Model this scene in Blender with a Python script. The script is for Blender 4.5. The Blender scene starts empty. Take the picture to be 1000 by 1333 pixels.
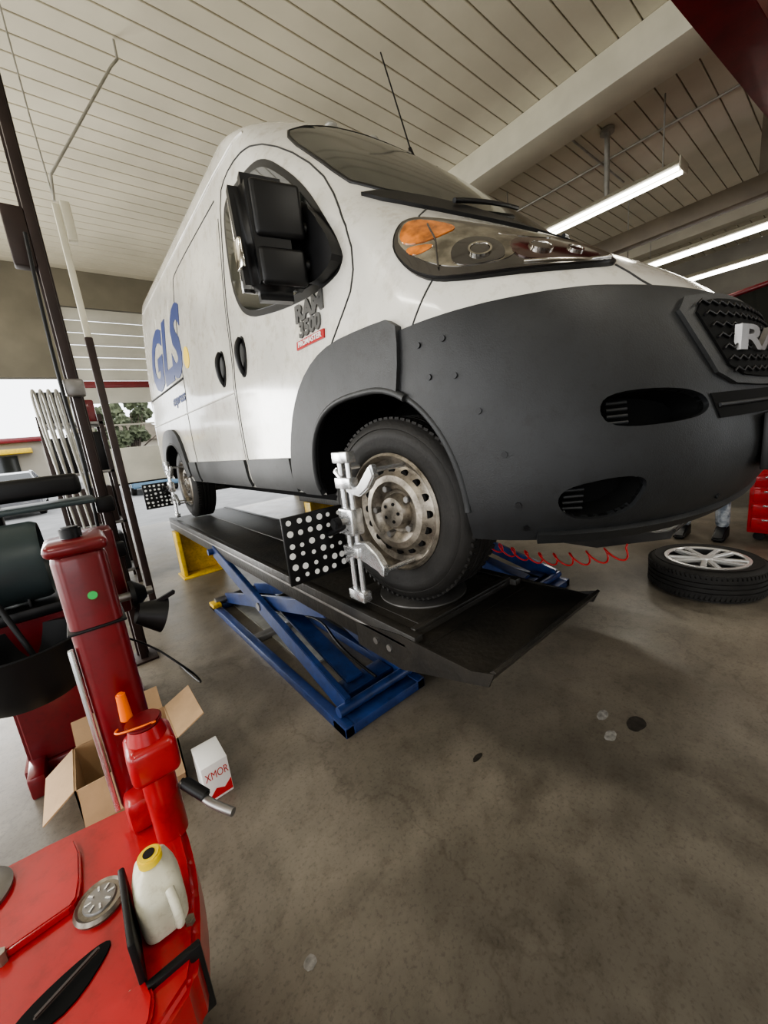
import bpy, bmesh, math, random
from mathutils import Vector, Matrix
from mathutils.bvhtree import BVHTree
random.seed(4)
D = bpy.data
scn = bpy.context.scene
R = math.radians

# ------------------------------------------------------------------ materials
def mat(name, col, rough=0.5, metal=0.0, var=0.0, scale=8.0, bump=0.0, bscale=60.0, coat=0.0,
        emit=None, estr=0.0, col2=None, spec=0.5, rvar=0.0, speck=0.0, sscale=40.0):
    m = D.materials.new(name); m.use_nodes = True
    nt = m.node_tree; b = nt.nodes['Principled BSDF']
    c = (col[0], col[1], col[2], 1)
    b.inputs['Base Color'].default_value = c
    b.inputs['Roughness'].default_value = rough
    b.inputs['Metallic'].default_value = metal
    b.inputs['Specular IOR Level'].default_value = spec
    if coat:
        b.inputs['Coat Weight'].default_value = coat
        b.inputs['Coat Roughness'].default_value = 0.08
    tc = nt.nodes.new('ShaderNodeTexCoord')
    if var or col2:
        n = nt.nodes.new('ShaderNodeTexNoise'); n.inputs['Scale'].default_value = scale
        n.inputs['Detail'].default_value = 6
        nt.links.new(tc.outputs['Object'], n.inputs['Vector'])
        r = nt.nodes.new('ShaderNodeValToRGB')
        r.color_ramp.elements[0].position = 0.35; r.color_ramp.elements[1].position = 0.68
        d = col2 if col2 else tuple(x * (1 - var) for x in col)
        r.color_ramp.elements[0].color = (d[0], d[1], d[2], 1)
        r.color_ramp.elements[1].color = c
        nt.links.new(n.outputs['Fac'], r.inputs['Fac'])
        out = r.outputs['Color']
        if speck:
            n3 = nt.nodes.new('ShaderNodeTexNoise'); n3.inputs['Scale'].default_value = sscale; n3.inputs['Detail'].default_value = 8
            n3.inputs['Roughness'].default_value = .75
            nt.links.new(tc.outputs['Object'], n3.inputs['Vector'])
            r3 = nt.nodes.new('ShaderNodeValToRGB')
            r3.color_ramp.elements[0].position = .34; r3.color_ramp.elements[1].position = .50
            k = 1 - speck
            r3.color_ramp.elements[0].color = (k, k * .97, k * .92, 1); r3.color_ramp.elements[1].color = (1, 1, 1, 1)
            nt.links.new(n3.outputs['Fac'], r3.inputs['Fac'])
            mx = nt.nodes.new('ShaderNodeMix'); mx.data_type = 'RGBA'; mx.blend_type = 'MULTIPLY'; mx.inputs[0].default_value = 1
            nt.links.new(out, mx.inputs[6]); nt.links.new(r3.outputs['Color'], mx.inputs[7]); out = mx.outputs[2]
        nt.links.new(out, b.inputs['Base Color'])
        if rvar:
            mr = nt.nodes.new('ShaderNodeMapRange')
            mr.inputs['To Min'].default_value = rough + rvar; mr.inputs['To Max'].default_value = rough - rvar
            nt.links.new(n.outputs['Fac'], mr.inputs['Value'])
            nt.links.new(mr.outputs['Result'], b.inputs['Roughness'])
    if bump:
        n2 = nt.nodes.new('ShaderNodeTexNoise'); n2.inputs['Scale'].default_value = bscale
        n2.inputs['Detail'].default_value = 4
        nt.links.new(tc.outputs['Object'], n2.inputs['Vector'])
        bp = nt.nodes.new('ShaderNodeBump'); bp.inputs['Strength'].default_value = bump
        bp.inputs['Distance'].default_value = 0.01
        nt.links.new(n2.outputs['Fac'], bp.inputs['Height'])
        nt.links.new(bp.outputs['Normal'], b.inputs['Normal'])
    if emit:
        b.inputs['Emission Color'].default_value = (*emit, 1)
        b.inputs['Emission Strength'].default_value = estr
    return m

M_white = mat('van_paint', (0.66, 0.64, 0.585), 0.20, 0, 0.24, 1.8, coat=0.6, speck=.22, sscale=9, rvar=.06)
M_plast = mat('bumper_plastic', (0.0155, 0.0165, 0.018), 0.50, 0, 0.35, 4, bump=0.12, bscale=220, spec=0.42, rvar=.10, speck=.3, sscale=25)
M_flare = mat('flare_plastic', (0.036, 0.037, 0.038), 0.52, 0, 0.25, 6, bump=0.12, bscale=220, spec=0.35, speck=.25, sscale=25)
M_black = mat('black_trim', (0.008, 0.008, 0.009), 0.42, 0, 0.3, 8, spec=.35)
M_dark = mat('dark_cavity', (0.004, 0.004, 0.004), 0.85, 0, 0.3, 8, spec=.2)
M_seam = mat('panel_gap', (0.03, 0.03, 0.03), 0.8, 0, 0.2, 8)
M_glass = mat('tinted_glass', (0.008, 0.010, 0.009), 0.05, 0, 0.2, 3, spec=0.6)
M_wind = mat('windshield_glass', (0.020, 0.023, 0.020), 0.07, 0, 0.2, 3, spec=1.0)
M_rubber = mat('tyre_rubber', (0.016, 0.0145, 0.013), 0.65, 0, 0.4, 14, bump=0.15, bscale=90, spec=.35)
M_steelrim = mat('steel_rim', (0.37, 0.33, 0.275), 0.36, 0.75, 0.6, 14, bump=0.1, speck=.4, sscale=60)
M_alloy = mat('alloy_rim', (0.85, 0.84, 0.82), 0.25, 0.6, 0.1, 10)
M_alu = mat('aluminium', (0.78, 0.79, 0.80), 0.26, 0.85, 0.15, 20)
M_steel = mat('steel', (0.30, 0.29, 0.28), 0.4, 0.8, 0.3, 14)
M_orange = mat('amber_lens', (0.66, 0.20, 0.03), 0.12, 0, 0.65, 26, coat=1)
M_lens = mat('lamp_lens', (0.045, 0.040, 0.036), 0.05, 0.2, 0.4, 9, coat=1)
M_chrome = mat('lamp_reflector', (0.80, 0.77, 0.71), 0.13, 1.0, 0.6, 18)
M_lensred = mat('lamp_inner', (0.07, 0.028, 0.024), 0.12, 0.4, 0.6, 12, coat=1)
M_blue = mat('lift_blue_paint', (0.020, 0.046, 0.160), 0.38, 0, 0.4, 9, coat=0.2, speck=.35, sscale=30)
M_deck = mat('runway_black_paint', (0.008, 0.008, 0.008), 0.40, 0, 0, 5, col2=(0.026, 0.023, 0.019), bump=0.25, bscale=40, spec=.4)
M_yellow = mat('yellow_paint', (0.70, 0.46, 0.03), 0.45, 0, 0.3, 10, speck=.3)
M_red = mat('red_paint', (0.42, 0.010, 0.014), 0.30, 0, 0.25, 5, coat=0.4, speck=.25, sscale=20)
M_dred = mat('dark_red_paint', (0.16, 0.006, 0.010), 0.32, 0, 0.35, 5, coat=0.3, speck=.2)
M_text = mat('navy_vinyl', (0.02, 0.04, 0.15), 0.4, 0, 0.1, 5)
M_ydot = mat('yellow_vinyl', (0.80, 0.56, 0.03), 0.4, 0, 0.1, 5)
M_badge = mat('badge_grey', (0.12, 0.12, 0.12), 0.35, 0.5, 0.1, 20)
M_redbadge = mat('badge_red', (0.40, 0.015, 0.02), 0.3, 0, 0.1, 20)
M_card = mat('cardboard', (0.42, 0.28, 0.16), 0.85, 0, 0.15, 12, bump=0.1)
M_paper = mat('white_card', (0.8, 0.8, 0.78), 0.7, 0, 0.05, 10)
M_jug = mat('milky_plastic', (0.66, 0.64, 0.52), 0.4, 0, 0.15, 8, speck=.2, sscale=50)
M_cap = mat('yellow_cap', (0.80, 0.58, 0.04), 0.4, 0, 0.1, 10)
M_okn = mat('orange_knob', (0.95, 0.18, 0.01), 0.35, 0, 0.1, 10)
M_green = mat('green_sticker', (0.05, 0.5, 0.12), 0.4, 0, 0.1, 10)
M_teal = mat('balancer_grey', (0.040, 0.058, 0.062), 0.4, 0, 0.2, 6)
M_wood = mat('brown_beam', (0.17, 0.14, 0.10), 0.55, 0, 0.3, 3)
M_cream = mat('cream_paint', (0.60, 0.57, 0.46), 0.45, 0, 0.15, 2.5)
M_pipe = mat('galvanised_pipe', (0.46, 0.45, 0.41), 0.4, 0.4, 0.3, 10)
M_rust = mat('post_brown_paint', (0.035, 0.020, 0.017), 0.5, 0.1, 0.4, 6)
M_tube = mat('lamp_tube', (1, 1, 1), 0.4, emit=(1.0, 0.98, 0.90), estr=10.0)
M_redhose = mat('red_hose', (0.5, 0.02, 0.02), 0.35, 0, 0.1, 10)
M_skin = mat('skin', (0.45, 0.25, 0.17), 0.55, 0, 0.1, 10)
M_jean = mat('pale_denim', (0.42, 0.44, 0.46), 0.85, 0, 0, 22, col2=(0.10, 0.12, 0.15), bump=0.3)
M_shirt = mat('dark_shirt', (0.03, 0.035, 0.05), 0.85, 0, 0.3, 10, bump=0.2)
M_hair = mat('hair', (0.02, 0.013, 0.01), 0.7, 0, 0.3, 60, bump=0.3)
M_leaf = mat('foliage', (0.10, 0.115, 0.06), 0.8, 0, 0.5, 3, bump=0.5, bscale=8)
M_bark = mat('bark', (0.08, 0.06, 0.045), 0.9, 0, 0.3, 10, bump=0.4)
M_asph = mat('asphalt', (0.20, 0.197, 0.193), 0.8, 0, 0.25, 2)
M_plate = mat('licence_plate_white', (0.75, 0.75, 0.74), 0.4, 0, 0.05, 20)
M_carblue = mat('car_paint_blue', (0.10, 0.17, 0.24), 0.25, 0, 0.1, 3, coat=0.5)
M_cargrey = mat('car_paint_grey', (0.10, 0.10, 0.11), 0.25, 0, 0.1, 3, coat=0.5)
M_wallr = mat('rear_wall_paint', (0.22, 0.20, 0.15), 0.7, 0, 0.3, 1.5)
M_walls = mat('side_wall_paint', (0.42, 0.40, 0.35), 0.7, 0, 0.25, 1.2)
M_door = mat('door_panel_paint', (0.50, 0.485, 0.42), 0.5, 0, 0.2, 2.0)
M_ceil = mat('ceiling_boards_paint', (0.68, 0.635, 0.51), 0.22, 0, 0.18, 1.2, rvar=0.08)
M_bldg = mat('building_render', (0.28, 0.25, 0.20), 0.8, 0, 0.1, 1)
M_stainl = mat('pale_paint_spot', (0.27, 0.26, 0.24), 0.6, 0, 0.5, 60)
M_staind = mat('oil_spot', (0.045, 0.04, 0.034), 0.3, 0, 0.5, 40)

def floor_mat():
    m = D.materials.new('stained_concrete'); m.use_nodes = True
    nt = m.node_tree; b = nt.nodes['Principled BSDF']; L = nt.links
    tc = nt.nodes.new('ShaderNodeTexCoord')
    def noise(s, det, rough=0.6, dist=0.0):
        n = nt.nodes.new('ShaderNodeTexNoise'); n.inputs['Scale'].default_value = s
        n.inputs['Detail'].default_value = det; n.inputs['Roughness'].default_value = rough
        n.inputs['Distortion'].default_value = dist
        L.new(tc.outputs['Object'], n.inputs['Vector']); return n
    def ramp(src, p0, c0, p1, c1):
        r = nt.nodes.new('ShaderNodeValToRGB')
        r.color_ramp.elements[0].position = p0; r.color_ramp.elements[0].color = (*c0, 1)
        r.color_ramp.elements[1].position = p1; r.color_ramp.elements[1].color = (*c1, 1)
        L.new(src, r.inputs['Fac']); return r.outputs['Color']
    def mul(a, b_):
        mx = nt.nodes.new('ShaderNodeMix'); mx.data_type = 'RGBA'; mx.blend_type = 'MULTIPLY'; mx.inputs[0].default_value = 1
        L.new(a, mx.inputs[6]); L.new(b_, mx.inputs[7]); return mx.outputs[2]
    n1 = noise(0.6, 6, .55, .3); n2 = noise(3.4, 9, 0.7); n3 = noise(85, 3); n4 = noise(1.1, 6, .6, .6); n5 = noise(14, 8, .8)
    r1 = ramp(n1.outputs['Fac'], .38, (0.098, 0.086, 0.070), .64, (0.255, 0.225, 0.182))
    r2 = ramp(n2.outputs['Fac'], .30, (0.74, 0.74, 0.73), .70, (1.14, 1.13, 1.11))
    r3 = ramp(n3.outputs['Fac'], .34, (0.76, 0.76, 0.76), .46, (1, 1, 1))
    r4 = ramp(n4.outputs['Fac'], .54, (1, 1, 1), .70, (0.42, 0.40, 0.38))
    r5 = ramp(n5.outputs['Fac'], .36, (0.78, 0.76, 0.74), .50, (1, 1, 1))
    c = mul(mul(mul(mul(r1, r2), r3), r4), r5)
    v = nt.nodes.new('ShaderNodeTexVoronoi'); v.feature = 'DISTANCE_TO_EDGE'; v.inputs['Scale'].default_value = .22
    n6 = noise(2.0, 5, .6)
    va = nt.nodes.new('ShaderNodeVectorMath'); va.operation = 'ADD'
    L.new(tc.outputs['Object'], va.inputs[0]); L.new(n6.outputs['Color'], va.inputs[1]); L.new(va.outputs[0], v.inputs['Vector'])
    r6 = ramp(v.outputs['Distance'], .0, (0.80, 0.79, 0.78), .003, (1, 1, 1))
    c = mul(c, r6)
    L.new(c, b.inputs['Base Color'])
    mr = nt.nodes.new('ShaderNodeMapRange'); mr.inputs['To Min'].default_value = 0.20; mr.inputs['To Max'].default_value = 0.58
    L.new(n2.outputs['Fac'], mr.inputs['Value']); L.new(mr.outputs['Result'], b.inputs['Roughness'])
    bp = nt.nodes.new('ShaderNodeBump'); bp.inputs['Strength'].default_value = 0.12; bp.inputs['Distance'].default_value = 0.01
    L.new(n2.outputs['Fac'], bp.inputs['Height']); L.new(bp.outputs['Normal'], b.inputs['Normal'])
    return m
M_floor = floor_mat()

# ------------------------------------------------------------------ helpers
def empty(name, parent=None):
    e = D.objects.new(name, None); scn.collection.objects.link(e)
    e.empty_display_size = 0.1
    if parent: e.parent = parent
    return e

def finish(bm, name, m, parent=None, smooth=True, ang=35, mats=None):
    me = D.meshes.new(name); bmesh.ops.recalc_face_normals(bm, faces=bm.faces[:])
    bm.to_mesh(me); bm.free()
    for mm in (mats or [m]): me.materials.append(mm)
    if smooth:
        me.polygons.foreach_set('use_smooth', [True] * len(me.polygons))
        me.set_sharp_from_angle(angle=R(ang))
    o = D.objects.new(name, me); scn.collection.objects.link(o)
    if parent: o.parent = parent
    return o

def box(name, x0, x1, y0, y1, z0, z1, m, parent=None, bev=0.0, seg=2, rot=None):
    bm = bmesh.new(); bmesh.ops.create_cube(bm, size=1)
    c = Vector(((x0 + x1) / 2, (y0 + y1) / 2, (z0 + z1) / 2))
    for v in bm.verts:
        v.co = Vector((v.co.x * (x1 - x0), v.co.y * (y1 - y0), v.co.z * (z1 - z0)))
    if bev: bmesh.ops.bevel(bm, geom=bm.edges[:], offset=bev, segments=seg, affect='EDGES', profile=0.5)
    for v in bm.verts:
        if rot: v.co = rot @ v.co
        v.co += c
    return finish(bm, name, m, parent, smooth=bool(bev))

def frame_to(p1, p2):
    d = (Vector(p2) - Vector(p1)); L = d.length; d.normalize()
    up = Vector((0, 0, 1)) if abs(d.z) < 0.95 else Vector((0, 1, 0))
    x = up.cross(d).normalized(); y = d.cross(x)
    return Matrix((x, y, d)).transposed(), L

def bar(name, p1, p2, w, h, m, parent=None, bev=0.004):
    Rm, L = frame_to(p1, p2); mid = (Vector(p1) + Vector(p2)) / 2
    bm = bmesh.new(); bmesh.ops.create_cube(bm, size=1)
    for v in bm.verts: v.co = Vector((v.co.x * w, v.co.y * h, v.co.z * L))
    if bev: bmesh.ops.bevel(bm, geom=bm.edges[:], offset=bev, segments=2, affect='EDGES')
    for v in bm.verts: v.co = Rm @ v.co + mid
    return finish(bm, name, m, parent)

def cyl(name, p1, p2, r, m, parent=None, r2=None, seg=24, bev=0.0):
    Rm, L = frame_to(p1, p2); mid = (Vector(p1) + Vector(p2)) / 2
    bm = bmesh.new()
    bmesh.ops.create_cone(bm, cap_ends=True, segments=seg, radius1=r, radius2=r if r2 is None else r2, depth=L)
    if bev:
        es = [e for e in bm.edges if len(e.link_faces) == 2 and any(len(f.verts) > 4 for f in e.link_faces)]
        bmesh.ops.bevel(bm, geom=es, offset=bev, segments=2, affect='EDGES')
    for v in bm.verts: v.co = Rm @ v.co + mid
    return finish(bm, name, m, parent)

def tube(name, pts, r, m, parent=None, cyclic=False, spline='POLY', res=3):
    cu = D.curves.new(name, 'CURVE'); cu.dimensions = '3D'; cu.bevel_depth = r; cu.bevel_resolution = res
    cu.use_fill_caps = True
    s = cu.splines.new(spline)
    s.points.add(len(pts) - 1)
    for i, p in enumerate(pts): s.points[i].co = (*p, 1)
    if spline == 'NURBS': s.order_u = 3; s.use_endpoint_u = True; s.resolution_u = 6
    s.use_cyclic_u = cyclic
    o = D.objects.new(name, cu); scn.collection.objects.link(o); cu.materials.append(m)
    if parent: o.parent = parent
    return o

def lathe(name, prof, m, mw, parent=None, seg=64, closed=False):
    bm = bmesh.new(); rings = []
    for (r, h) in prof:
        rings.append([bm.verts.new((r * math.cos(2 * math.pi * i / seg), r * math.sin(2 * math.pi * i / seg), h)) for i in range(seg)])
    n = len(prof)
    for k in range(n if closed else n - 1):
        a, b = rings[k], rings[(k + 1) % n]
        for i in range(seg): bm.faces.new((a[i], a[(i + 1) % seg], b[(i + 1) % seg], b[i]))
    if not closed:
        if prof[0][0] > 1e-4: bm.faces.new(rings[0][::-1])
        if prof[-1][0] > 1e-4: bm.faces.new(rings[-1])
    bmesh.ops.remove_doubles(bm, verts=bm.verts[:], dist=1e-6)
    bm.transform(mw)
    return finish(bm, name, m, parent)

def prism(name, pts, z0, z1, m, parent=None, bev=0.0, axis='Z'):
    bm = bmesh.new()
    def P(a, b, c):
        return {'Z': (a, b, c), 'X': (c, a, b), 'Y': (a, c, b)}[axis]
    vs = [bm.verts.new(P(a, b, z0)) for a, b in pts]
    f = bm.faces.new(vs)
    r = bmesh.ops.extrude_face_region(bm, geom=[f])
    nv = [g for g in r['geom'] if isinstance(g, bmesh.types.BMVert)]
    d = Vector(P(0, 0, z1 - z0))
    for v in nv: v.co += d
    bmesh.ops.recalc_face_normals(bm, faces=bm.faces[:])
    if bev: bmesh.ops.bevel(bm, geom=bm.edges[:], offset=bev, segments=3, affect='EDGES')
    return finish(bm, name, m, parent)

def chaikin(pts, it=2, closed=True):
    for _ in range(it):
        out = []; n = len(pts)
        rng = range(n) if closed else range(n - 1)
        if not closed: out.append(pts[0])
        for i in rng:
            p, q = pts[i], pts[(i + 1) % n]
            out.append(tuple(p[k] * .75 + q[k] * .25 for k in range(len(p))))
            out.append(tuple(p[k] * .25 + q[k] * .75 for k in range(len(p))))
        if not closed: out.append(pts[-1])
        pts = out
    return pts

def interp(tab, z):
    n = len(tab)
    if z <= tab[0][0]: return tab[0][1]
    if z >= tab[-1][0]: return tab[-1][1]
    for i in range(n - 1):
        if tab[i][0] <= z <= tab[i + 1][0]: break
    def sl(j): return (tab[j + 1][1] - tab[j][1]) / (tab[j + 1][0] - tab[j][0])
    def tan(j):
        if j == 0: return sl(0)
        if j == n - 1: return sl(n - 2)
        a, b = sl(j - 1), sl(j)
        if a * b <= 0: return 0
        return 2 * a * b / (a + b)
    h = tab[i + 1][0] - tab[i][0]; t = (z - tab[i][0]) / h
    return ((2*t**3 - 3*t**2 + 1) * tab[i][1] + (t**3 - 2*t**2 + t) * h * tan(i)
            + (-2*t**3 + 3*t**2) * tab[i + 1][1] + (t**3 - t**2) * h * tan(i + 1))

# ------------------------------------------------------------------ camera
cam = D.cameras.new('camera'); camo = D.objects.new('camera', cam); scn.collection.objects.link(camo)
Yc = Vector((-0.83, 0.116, -1)).normalized()
Zc = Vector((-0.107, 0.9735, 0.2026)); Zc = (Zc - Yc * Zc.dot(Yc)).normalized()
Xc = Yc.cross(Zc)
CH = 1.35
camo.matrix_world = Matrix.Translation((0, 0, CH)) @ Matrix((Xc, Yc, Zc)).to_4x4()
cam.sensor_fit = 'VERTICAL'; cam.sensor_height = 36; cam.lens = 13.5; cam.clip_start = 0.02; cam.clip_end = 300
scn.camera = camo

# ------------------------------------------------------------------ VAN
XC = 1.95
FW = Vector((0.946, 1.166, 1.033)); RWY = 4.62
van = empty('cargo_van')
T_Yf = [(.98,.30),(1.05,.23),(1.2,.185),(1.38,.215),(1.62,.30),(1.72,.38),(1.8,.475),(1.9,.625),(2.0,.78),(2.1,.93),(2.2,1.04),(2.3,1.14),(2.6,1.46),(2.9,1.80),(2.98,1.93),(3.06,2.12),(3.12,2.38),(3.16,2.7),(3.18,3.0)]
T_Ys = [(.98,.95),(1.6,.95),(1.8,1.05),(2.0,1.18),(2.26,1.5),(2.5,1.75),(2.775,2.1),(2.9,2.25),(3.06,2.5),(3.14,2.9),(3.18,3.4)]
T_W = [(.98,.99),(1.1,1.015),(1.4,1.025),(1.7,1.02),(1.9,1.0),(2.2,.985),(2.5,.957),(2.75,.932),(2.95,.908),(3.04,.892),(3.10,.862),(3.14,.80),(3.165,.67),(3.18,.40)]
T_Yr = [(.98,5.55),(2.9,5.52),(3.05,5.46),(3.14,5.3),(3.165,5.1),(3.18,4.7)]
T_n = [(.98,2.3),(1.7,2.2),(2.2,2.2),(2.6,2.35),(2.9,2.5),(3.18,2.2)]
def zb(y):
    t = min(1, max(0, (y - 1.0) / 0.15)); return 0.98 + 0.10 * t
def half(z):
    Yf, Ys, W, Yr, n = (interp(t, z) for t in (T_Yf, T_Ys, T_W, T_Yr, T_n))
    out = []
    for i in range(37):
        a = math.pi / 2 * i / 36
        out.append((W * max(0, math.sin(a)) ** (2 / n), Ys - (Ys - Yf) * max(0, math.cos(a)) ** (2 / n)))
    ye = Yr - 0.14
    for i in range(1, 37): out.append((W, Ys + (ye - Ys) * i / 36))
    for i in range(1, 7):
        a = math.pi / 2 * i / 6
        out.append((W - 0.14 * (1 - math.cos(a)), ye + 0.14 * math.sin(a)))
    for i in range(1, 5): out.append(((W - 0.14) * (1 - i / 4), Yr))
    return out
def body_bm():
    bm = bmesh.new(); rings = []
    zs = [.98 + (2.9 - .98) * i / 64 for i in range(65)] + [2.93, 2.96, 2.99, 3.02, 3.05, 3.075, 3.10, 3.12, 3.14, 3.155, 3.167, 3.175, 3.18]
    for z in zs:
        h = half(z)
        loop = [(XC - w, y) for w, y in h] + [(XC + w, y) for w, y in h[1:-1]][::-1]
        ring = []
        for x, y in loop:
            zz = z
            if z < 1.3: b = zb(y); zz = b + (z - .98) * (1.3 - b) / .32
            ring.append(bm.verts.new((x, y, zz)))
        rings.append(ring)
    N = len(rings[0])
    for k in range(len(rings) - 1):
        a, b = rings[k], rings[k + 1]
        for i in range(N):
            bm.faces.new((a[i], a[(i + 1) % N], b[(i + 1) % N], b[i]))
    fb = bm.faces.new(rings[0][::-1]); fb.material_index = 1
    bm.faces.new(rings[-1])
    bmesh.ops.recalc_face_normals(bm, faces=bm.faces[:])
    return bm
bmB = body_bm()
BVH = BVHTree.FromBMesh(bmB)
AX = Vector((XC, 1.4, 0))
def hit(mode, a, b):
    if mode == 'side': o = Vector((-2, a, b)); d = Vector((1, 0, 0))
    elif mode == 'front': o = Vector((a, -2, b)); d = Vector((0, 1, 0))
    else:
        t = R(a); out = Vector((-math.sin(t), -math.cos(t), 0))
        o = Vector((AX.x, AX.y, b)) + out * 4; d = -out
    loc, n, i, dist = BVH.ray_cast(o, d)
    if loc is None: return None, None
    if n.dot(d) > 0: n = -n
    return loc, n

def patch(name, poly, mode, off, m, parent=van, inner=0.012, step=None, bm2=None, smooth=True, ang=30):
    bm = bm2 or bmesh.new()
    if bm2 is None: bm.faces.new([bm.verts.new((a, b, 0)) for a, b in poly])
    sx, sy = step or ((2.0, 0.04) if mode == 'rad' else (0.05, 0.05))
    for ax, s in ((0, sx), (1, sy)):
        lo = min(v.co[ax] for v in bm.verts); hi = max(v.co[ax] for v in bm.verts)
        k = lo + s
        while k < hi - 1e-4:
            co = [0, 0, 0]; co[ax] = k; no = [0, 0, 0]; no[ax] = 1
            bmesh.ops.bisect_plane(bm, geom=bm.verts[:] + bm.edges[:] + bm.faces[:], plane_co=co, plane_no=no)
            k += s
    hits = {}; bad = []
    for v in bm.verts:
        l, n = hit(mode, v.co.x, v.co.y)
        if l is None: bad.append(v)
        else: hits[v] = (l, n)
    if bad: bmesh.ops.delete(bm, geom=bad, context='VERTS')
    ob = bmesh.new(); O = {}; I = {}
    for v in bm.verts:
        l, n = hits[v]
        O[v] = ob.verts.new(l + n * off); I[v] = ob.verts.new(l - n * inner)
    for f in bm.faces:
        vs = list(f.verts)
        try:
            ob.faces.new([O[v] for v in vs]); ob.faces.new([I[v] for v in vs[::-1]])
        except ValueError: pass
    for e in bm.edges:
        if len(e.link_faces) == 1:
            a, b = e.verts
            try: ob.faces.new((O[a], O[b], I[b], I[a]))
            except ValueError: pass
    bm.free()
    return finish(ob, name, m, parent, smooth=smooth, ang=ang)

def boolcut(o, cutters, ang=35):
    for c in cutters:
        md = o.modifiers.new('b', 'BOOLEAN'); md.operation = 'DIFFERENCE'; md.solver = 'EXACT'; md.object = c
    dg = bpy.context.evaluated_depsgraph_get(); dg.update()
    me = D.meshes.new_from_object(o.evaluated_get(dg))
    o.modifiers.clear(); o.data = me
    me.set_sharp_from_angle(angle=R(ang))

def arch_pts(y, z, rf, rr, rz, nf=2.2, nr=3.0, a0=0, a1=180, n=40, pad=0.0):
    out = []
    for i in range(n + 1):
        a = R(a0 + (a1 - a0) * i / n); c, s = math.cos(a), math.sin(a)
        if c >= 0: yy = y + (rr + pad) * abs(c) ** (2 / nr); zz = z + (rz + pad) * abs(s) ** (2 / nr)
        else: yy = y - (rf + pad) * abs(c) ** (2 / nf); zz = z + (rz + pad) * abs(s) ** (2 / nf)
        out.append((yy, zz))
    return out
ARF = (FW.y, FW.z, .40, .475, .465, 2.2, 3.0)
ARR = (RWY, FW.z, .42, .43, .43, 2.4, 2.4)
def arch_cutter(A, x0, x1):
    pts = arch_pts(*A) + [(A[0] - A[2], A[1] - .5), (A[0] + A[3], A[1] - .5)]
    return prism('cutter', pts, x0, x1, M_dark, axis='X')
cut_f = arch_cutter(ARF, 0.5, 1.32)
cut_r = arch_cutter(ARR, 0.5, 1.32)
cut_f2 = arch_cutter(ARF, 2.58, 3.4)
cut_r2 = arch_cutter(ARR, 2.58, 3.4)
poc = []
for s in (1, -1):
    poc.append(patch('cutter', chaikin([(s * a, b) for a, b in [(40.0,1.385),(41,1.335),(39,1.292),(31,1.290),(26.5,1.30),(25.0,1.33),(27,1.368),(33,1.388)]], 2), 'rad', 0.05, M_dark, None, inner=0.09))
    poc.append(patch('cutter', chaikin([(s * a, b) for a, b in [(45,1.145),(46,1.095),(43.5,1.045),(38,1.045),(35.5,1.08),(34.5,1.155),(39,1.165)]], 2), 'rad', 0.05, M_dark, None, inner=0.08))
body = finish(bmB, 'body_shell', M_white, van, mats=[M_white, M_dark], ang=40)
allc = [cut_f, cut_r, cut_f2, cut_r2] + poc
boolcut(body, allc, 40)
bump = patch('front_bumper', [(-70.5, .985), (-70.5, 1.663), (-40, 1.672), (-25, 1.665), (0, 1.655), (25, 1.665), (40, 1.672), (70.5, 1.663), (70.5, .985)], 'rad', 0.014, M_plast, step=(2.0, 0.045))
boolcut(bump, allc, 30)
def flare(name, poly, cut, mm):
    o = patch(name, chaikin(poly, 1), 'side', 0.028, mm, step=(0.05, 0.05))
    boolcut(o, [cut], 30); return o
flare('wheel_arch_flare_front', [(1.89,1.09),(1.87,1.22),(1.82,1.36),(1.745,1.50),(1.64,1.61),(1.50,1.685),(1.35,1.715),(1.15,1.715),(0.975,1.705),(0.97,1.60),(1.0,1.45),(1.15,1.2),(1.5,1.09)], cut_f, M_flare)
flare('wheel_arch_flare_rear', [(5.17,1.10),(5.14,1.3),(5.02,1.5),(4.85,1.60),(4.62,1.62),(4.38,1.60),(4.2,1.5),(4.1,1.3),(4.06,1.10)], cut_r, M_flare)
def lip(name, A, off, a0, a1, mode='side', mm=M_flare):
    pts = []
    for yy, zz in arch_pts(*A, a0=a0, a1=a1, pad=.004):
        l, nn = hit('side', yy, max(zz, 1.1))
        if l is None: continue
        pts.append((l.x - off, yy, zz))
    return tube(name, pts, 0.013, mm, van)
lip('arch_lip_front', ARF, .02, 4, 118)
lip('arch_lip_bumper', ARF, .006, 118, 176, mm=M_plast)
lip('arch_lip_rear', ARR, .02, 8, 172)
for c in allc: D.objects.remove(c, do_unlink=True)

def seam(name, pts, mode='side', r=0.004, m=M_seam, off=0.0, n=8):
    out = []
    for i in range(len(pts) - 1):
        for k in range(n):
            t = k / n
            out.append((pts[i][0] * (1 - t) + pts[i + 1][0] * t, pts[i][1] * (1 - t) + pts[i + 1][1] * t))
    out.append(pts[-1]); P = []
    for a, b in out:
        l, nn = hit(mode, a, b)
        if l is not None: P.append(tuple(l + nn * off))
    return tube(name, P, r, m, van, res=2)

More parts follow.
